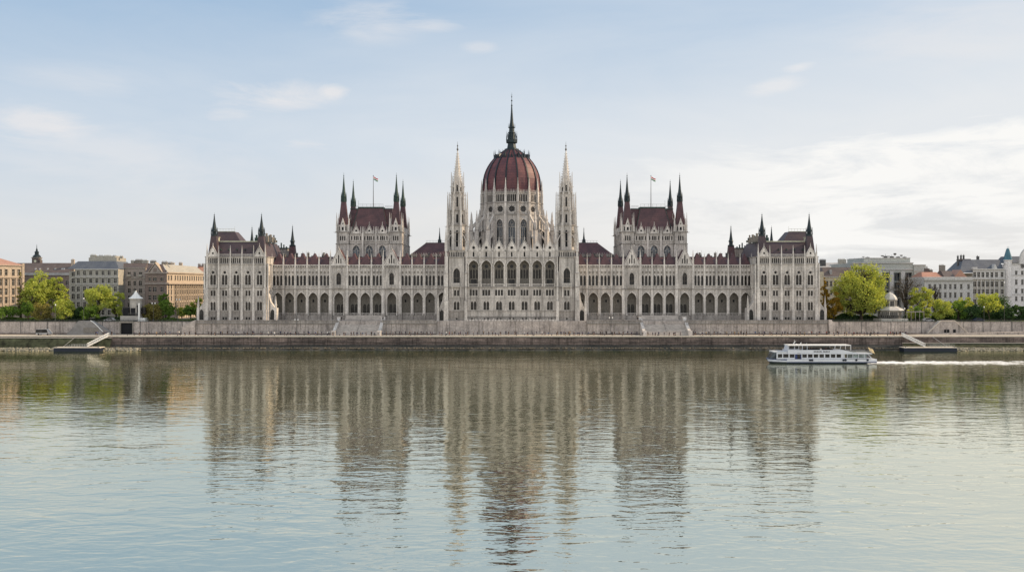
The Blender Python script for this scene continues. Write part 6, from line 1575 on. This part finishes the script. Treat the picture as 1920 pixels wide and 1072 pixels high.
for zn, a, c, n in zones:
    n = min(18, int(n * 1.35))
    xs = sorted(a + (c - a) * (i + rp.uniform(.1, .9)) / n for i in range(n))
    for i, px in enumerate(xs):
        Y = rp.uniform(375.0, 378.2) if 'stairs' in zn and 'between' not in zn else rp.uniform(375.2, 385)
        me, word, act = rp.choices(looks, weights=[8, 8, 6, 6, 4, 4, 2, 2, .5, .5, .8, .8, 1.5, 1.5])[0]
        o = bpy.data.objects.new('person', me); COL.objects.link(o)
        o.location = (PX(px, Y), Y, 5.4); o.rotation_euler.z = rp.choice((pi / 2, -pi / 2, pi / 2 + .4, -pi / 2 - .3, 0.2)); o.scale = (1, 1, rp.uniform(.95, 1.06))
        tag(o, 'person in %s, %s from left below %s' % (word, ordw[i], zn), 'person', 'people strolling on the quay')
for px, w in ((640, 'left'), (718, 'middle'), (1196, 'right')):
    me = looks[0][0]; o = bpy.data.objects.new('person', me); COL.objects.link(o); o.location = (PX(px, 389.6), 389.6, 10.9) if px != 718 else (PX(px, 389.8), 389.8, 10.9)
    tag(o, 'person in black on the terrace, %s of the three up there' % w, 'person', 'people up on the terrace')
# mooring bollards along the quay edge and sitting passengers on the boat
bm = MB(); bm.lathe(0, 0, [(.16, 0), (.13, .45), (.22, .55), (.2, .75), (.08, .8)], 8); bmm = bm.mesh('bollard', ['iron'])
for q in range(44):
    o = put('bollard', bmm, None, (-150 + q * 6.9, 374.7, 5.4)); tag(o, 'short dark mooring bollard on the quay edge above the river wall', 'bollard', 'bollards along the quay edge')
for i, px in enumerate((1514, 1519, 1527, 1535, 1546, 1555)):
    me = looks[i * 2 % 14][0]; o = bpy.data.objects.new('person', me); COL.objects.link(o); o.location = (bx(px), YB - 2.2 + (i % 3) * .8, bz(661.6)); o.rotation_euler.z = i
    tag(o, 'passenger standing on the canopy deck of the boat, %s from the left' % ordw[i], 'person', 'passengers on the boat deck')
# =================================================================== WATER
m, nt, pb = newmat('river_water')
nt.nodes.remove(pb)
geo = node(nt, 'ShaderNodeNewGeometry')
def wn(scale, sc, detail, rough=.5, dist=0., rot=0.):
    mp = node(nt, 'ShaderNodeMapping'); mp.inputs['Scale'].default_value = sc; mp.inputs['Rotation'].default_value = (0, 0, rot); nt.links.new(geo.outputs['Position'], mp.inputs[0])
    n = node(nt, 'ShaderNodeTexNoise'); n.inputs['Scale'].default_value = scale; n.inputs['Detail'].default_value = detail; n.inputs['Roughness'].default_value = rough; n.inputs['Distortion'].default_value = dist
    nt.links.new(mp.outputs[0], n.inputs['Vector']); return n.outputs['Fac']
def mul(a, v):
    k = node(nt, 'ShaderNodeMath', operation='MULTIPLY'); nt.links.new(a, k.inputs[0])
    if isinstance(v, (int, float)): k.inputs[1].default_value = v
    else: nt.links.new(v, k.inputs[1])
    return k.outputs[0]
def add(a, b_):
    k = node(nt, 'ShaderNodeMath', operation='ADD'); nt.links.new(a, k.inputs[0]); nt.links.new(b_, k.inputs[1]); return k.outputs[0]
W1, W2, W3 = 0.095, 0.026, 0.10
h = add(add(mul(wn(.42, (.52, 1, 1), 1.8, .5, .6, .03), W1), mul(wn(1.3, (.5, 1, 1), 2, .5, .3, -.05), W2)), mul(wn(.12, (.5, 1, 1), 1, .5, .5, .1), W3))
patch = ramp(nt, wn(.014, (.45, 1, 1), 3), [(0.36, 0.45), (0.64, 1.35)])
h = mul(h, patch)
bp = node(nt, 'ShaderNodeBump'); bp.inputs['Strength'].default_value = 1.0; bp.inputs['Distance'].default_value = 1.0
nt.links.new(h, bp.inputs['Height'])
dif = node(nt, 'ShaderNodeBsdfDiffuse'); dif.inputs[0].default_value = (0.038, 0.056, 0.018, 1)
gl = node(nt, 'ShaderNodeBsdfGlossy'); gl.inputs['Roughness'].default_value = 0.0; gl.inputs[0].default_value = (0.955, 0.935, 0.80, 1)
nt.links.new(bp.outputs[0], gl.inputs['Normal'])
fr = node(nt, 'ShaderNodeFresnel'); fr.inputs['IOR'].default_value = 1.6
frm = node(nt, 'ShaderNodeMath', operation='MULTIPLY_ADD'); nt.links.new(fr.outputs[0], frm.inputs[0]); frm.inputs[1].default_value = .06; frm.inputs[2].default_value = .80
mx = node(nt, 'ShaderNodeMixShader'); nt.links.new(frm.outputs[0], mx.inputs[0]); nt.links.new(dif.outputs[0], mx.inputs[1]); nt.links.new(gl.outputs[0], mx.inputs[2])
nt.links.new(mx.outputs[0], nt.nodes['Material Output'].inputs[0])
S['water'] = m
b = MB(); b.poly([(-3000, -400, 0), (3000, -400, 0), (3000, 372.5, 0), (-3000, 372.5, 0)]); struct(b.build('river_water', ['water']))
b = MB(); b.poly([(-3000, -400, -3), (3000, -400, -3), (3000, 391, -3), (-3000, 391, -3)]); struct(b.build('river_bed', ['quaydark']))
# wake of foam behind the boat
rw = random.Random(4); f = MB()
xs_ = bx(1610)
for q in range(3600):
    t = rw.random() ** 1.35; x = xs_ + 1 + t * 75; spread = .9 + 2.2 * min(1, t * 3)
    lane = rw.choice((-1, 1, 1, 0, 0)); y = YB + lane * (2.4 + 2.5 * t) * (1 if lane else 1) + rw.gauss(0, spread * .5)
    if y > YB + 7: continue
    if sin(x * .9 + lane * 2) + sin(x * .37 + lane) + rw.uniform(-1.2, 1.6) < -.35: continue
    y += .5 * sin(x * .23 + lane) * t
    s_ = rw.uniform(.15, .7) * (1.15 - t * .6); w = s_ * rw.uniform(1.2, 3.2); z = .02 + .16 * rw.random() * (1 - t * .7)
    f.poly([(x - w, y, z - .02), (x, y - s_ * .45, z), (x + w, y, z - .02), (x, y + s_ * .45, z + .1 * (1 - t))])
tag(f.build('wake_foam', [simple('white_foam', (.80, .81, .80), .7, var=.05)]), 'white foaming wake trailing right behind the sightseeing boat', 'wake', kind='stuff')
# =================================================================== SKY, SUN, CAMERA
SUN_EL, SUN_TH = radians(32), radians(9)       # sun to the right and a little behind the facade
world = bpy.data.worlds.new('World'); scn.world = world; world.use_nodes = True
nt = world.node_tree; bg = nt.nodes['Background']
sky = node(nt, 'ShaderNodeTexSky', sky_type='NISHITA'); sky.sun_disc = False
sky.sun_elevation = SUN_EL; sky.sun_rotation = pi / 2 - SUN_TH
sky.air_density = 1.0; sky.dust_density = 1.6; sky.ozone_density = 1.2
tc = node(nt, 'ShaderNodeTexCoord'); sep = node(nt, 'ShaderNodeSeparateXYZ'); nt.links.new(tc.outputs['Generated'], sep.inputs[0])
def m2(op, a, b_=None, c=None, clamp=False):
    k = node(nt, 'ShaderNodeMath', operation=op); k.use_clamp = clamp
    for i, v in enumerate((a, b_, c)):
        if v is None: continue
        if isinstance(v, (int, float)): k.inputs[i].default_value = v
        else: nt.links.new(v, k.inputs[i])
    return k.outputs[0]
X_, Y_, Z_ = sep.outputs
Zc = m2('MAXIMUM', Z_, 0.0)
az = m2('ARCTAN2', X_, Y_); el = m2('ARCSINE', Z_)
def cn(scale, vec, detail, rough, loc=(0, 0, 0), dist=.3):
    mp = node(nt, 'ShaderNodeMapping'); mp.inputs['Scale'].default_value = vec; mp.inputs['Location'].default_value = loc; nt.links.new(tc.outputs['Generated'], mp.inputs[0])
    n = node(nt, 'ShaderNodeTexNoise'); n.inputs['Scale'].default_value = scale; n.inputs['Detail'].default_value = detail; n.inputs['Roughness'].default_value = rough; n.inputs['Distortion'].default_value = dist
    nt.links.new(mp.outputs[0], n.inputs['Vector']); return n.outputs['Fac']
fine = cn(7.0, (1, 1, 4.5), 8, .62, (1.3, .4, 2.2), .6)
med = cn(3.0, (1, 1, 4.0), 7, .58, (5.2, 1.0, 6.0), .5)
KS = 0.11
clear = mixc(nt, .72, mixc(nt, 1.0, sky.outputs[0], (KS, KS, KS), 'MULTIPLY'), (0.36, 0.555, 0.79))
hz = ramp(nt, el, [(0.0, 1.0), (0.08, 1.0), (0.17, 0.74), (0.28, 0.31), (0.36, 0.45), (0.5, 0.65), (0.9, 0.3)])
hz = m2('ADD', hz, m2('MULTIPLY', az, m2('MULTIPLY', Y_, .55)), None, True)
hz = m2('ADD', hz, m2('MULTIPLY', m2('SUBTRACT', med, .5), .55), None, True)
hcol = mixc(nt, ramp(nt, el, [(0.0, 0.0), (0.14, 1.0)]), (0.80, 0.775, 0.74), (0.78, 0.81, 0.84))
c3 = mixc(nt, hz, clear, hcol)
def patch(c, px, py, rx, ry, s_, col=(0.83, 0.815, 0.82), lo=.34, hi=.54, tilt=0.0):
    a0 = math.atan((px - CX) / F); e0 = math.atan((HY - py) / F * cos(a0))
    da = m2('SUBTRACT', az, a0); de = m2('SUBTRACT', m2('SUBTRACT', el, e0), m2('MULTIPLY', da, tilt))
    u = m2('DIVIDE', da, rx / F); v = m2('DIVIDE', de, ry / F)
    r2 = m2('ADD', m2('MULTIPLY', u, u), m2('MULTIPLY', v, v))
    g = m2('SUBTRACT', 1.0, r2, None, True)
    g = m2('MULTIPLY', m2('ADD', m2('SUBTRACT', g, .34), m2('MULTIPLY', m2('SUBTRACT', fine, .5), 3.2)), m2('MULTIPLY', g, 1.5), None, True)
    return mixc(nt, m2('MULTIPLY', g, s_ * .9), c, col)
for a_ in ((520, 175, 150, 48, .8), (625, 172, 45, 20, .8), (572, 263, 85, 34, 1.0), (425, 215, 80, 30, .65), (60, 230, 130, 42, .8), (690, 35, 160, 55, .5), (815, 45, 80, 22, .5), (900, 88, 45, 16, .4),
           (1455, 161, 75, 22, .75, (.83, .83, .84), .38, .6, .18), (1498, 127, 45, 12, .7, (.83, .83, .84), .38, .6, .1), (250, 300, 330, 90, .4), (160, 150, 160, 40, .3), (1780, 60, 260, 90, .35)):
    c3 = patch(c3, *a_)
# bank of bright cloud low at the right, its top rising to the right
topl = m2('ADD', m2('MULTIPLY_ADD', az, .10, .112), m2('MULTIPLY', m2('SUBTRACT', fine, .5), .15))
bank = m2('MULTIPLY', m2('SUBTRACT', topl, el), 34.0, None, True)
bank = m2('MULTIPLY', bank, m2('MULTIPLY', m2('SUBTRACT', az, .02), 3.6, None, True))
bank = m2('MULTIPLY', bank, m2('GREATER_THAN', Y_, 0.0))
body = ramp(nt, cn(5.0, (1, 1, 5.5), 8, .64, (2.3, 3.4, 1.2), .5), [(0.40, 0.12), (0.53, 1.0)])
c4 = mixc(nt, m2('MULTIPLY', m2('MULTIPLY', bank, body), .95), c3, (0.965, 0.955, 0.93))
# added fill: unseen sky behind the viewer brightened to light the facade
back = m2('MULTIPLY', m2('SUBTRACT', 0.05, Y_), 1.6, None, True)
c5 = mixc(nt, m2('MULTIPLY', back, .85), c4, (1.06, 1.055, 1.07))
nt.links.new(c5, bg.inputs['Color']); bg.inputs['Strength'].default_value = 1.0
sd = bpy.data.lights.new('sun', 'SUN'); sd.energy = 5.0; sd.angle = radians(0.6); sd.color = (1.0, 0.76, 0.50)
so = bpy.data.objects.new('sun', sd); COL.objects.link(so)
d = Vector((cos(SUN_EL) * cos(SUN_TH), cos(SUN_EL) * sin(SUN_TH), sin(SUN_EL)))
so.rotation_euler = d.to_track_quat('Z', 'Y').to_euler()
cam = bpy.data.cameras.new('camera'); co = bpy.data.objects.new('camera', cam); COL.objects.link(co)
cam.sensor_width = 36; cam.lens = 36 * F / 1920; cam.clip_end = 10000; cam.clip_start = .5
cam.shift_x = (960 - CX) / 1920
co.location = (0, 0, CZ); co.rotation_euler = (pi / 2, 0, 0); scn.camera = co
scn.view_settings.view_transform = 'Standard'; scn.view_settings.look = 'None'; scn.view_settings.exposure = 0; scn.view_settings.gamma = 1
scn.cycles.max_bounces = 6; scn.cycles.diffuse_bounces = 3
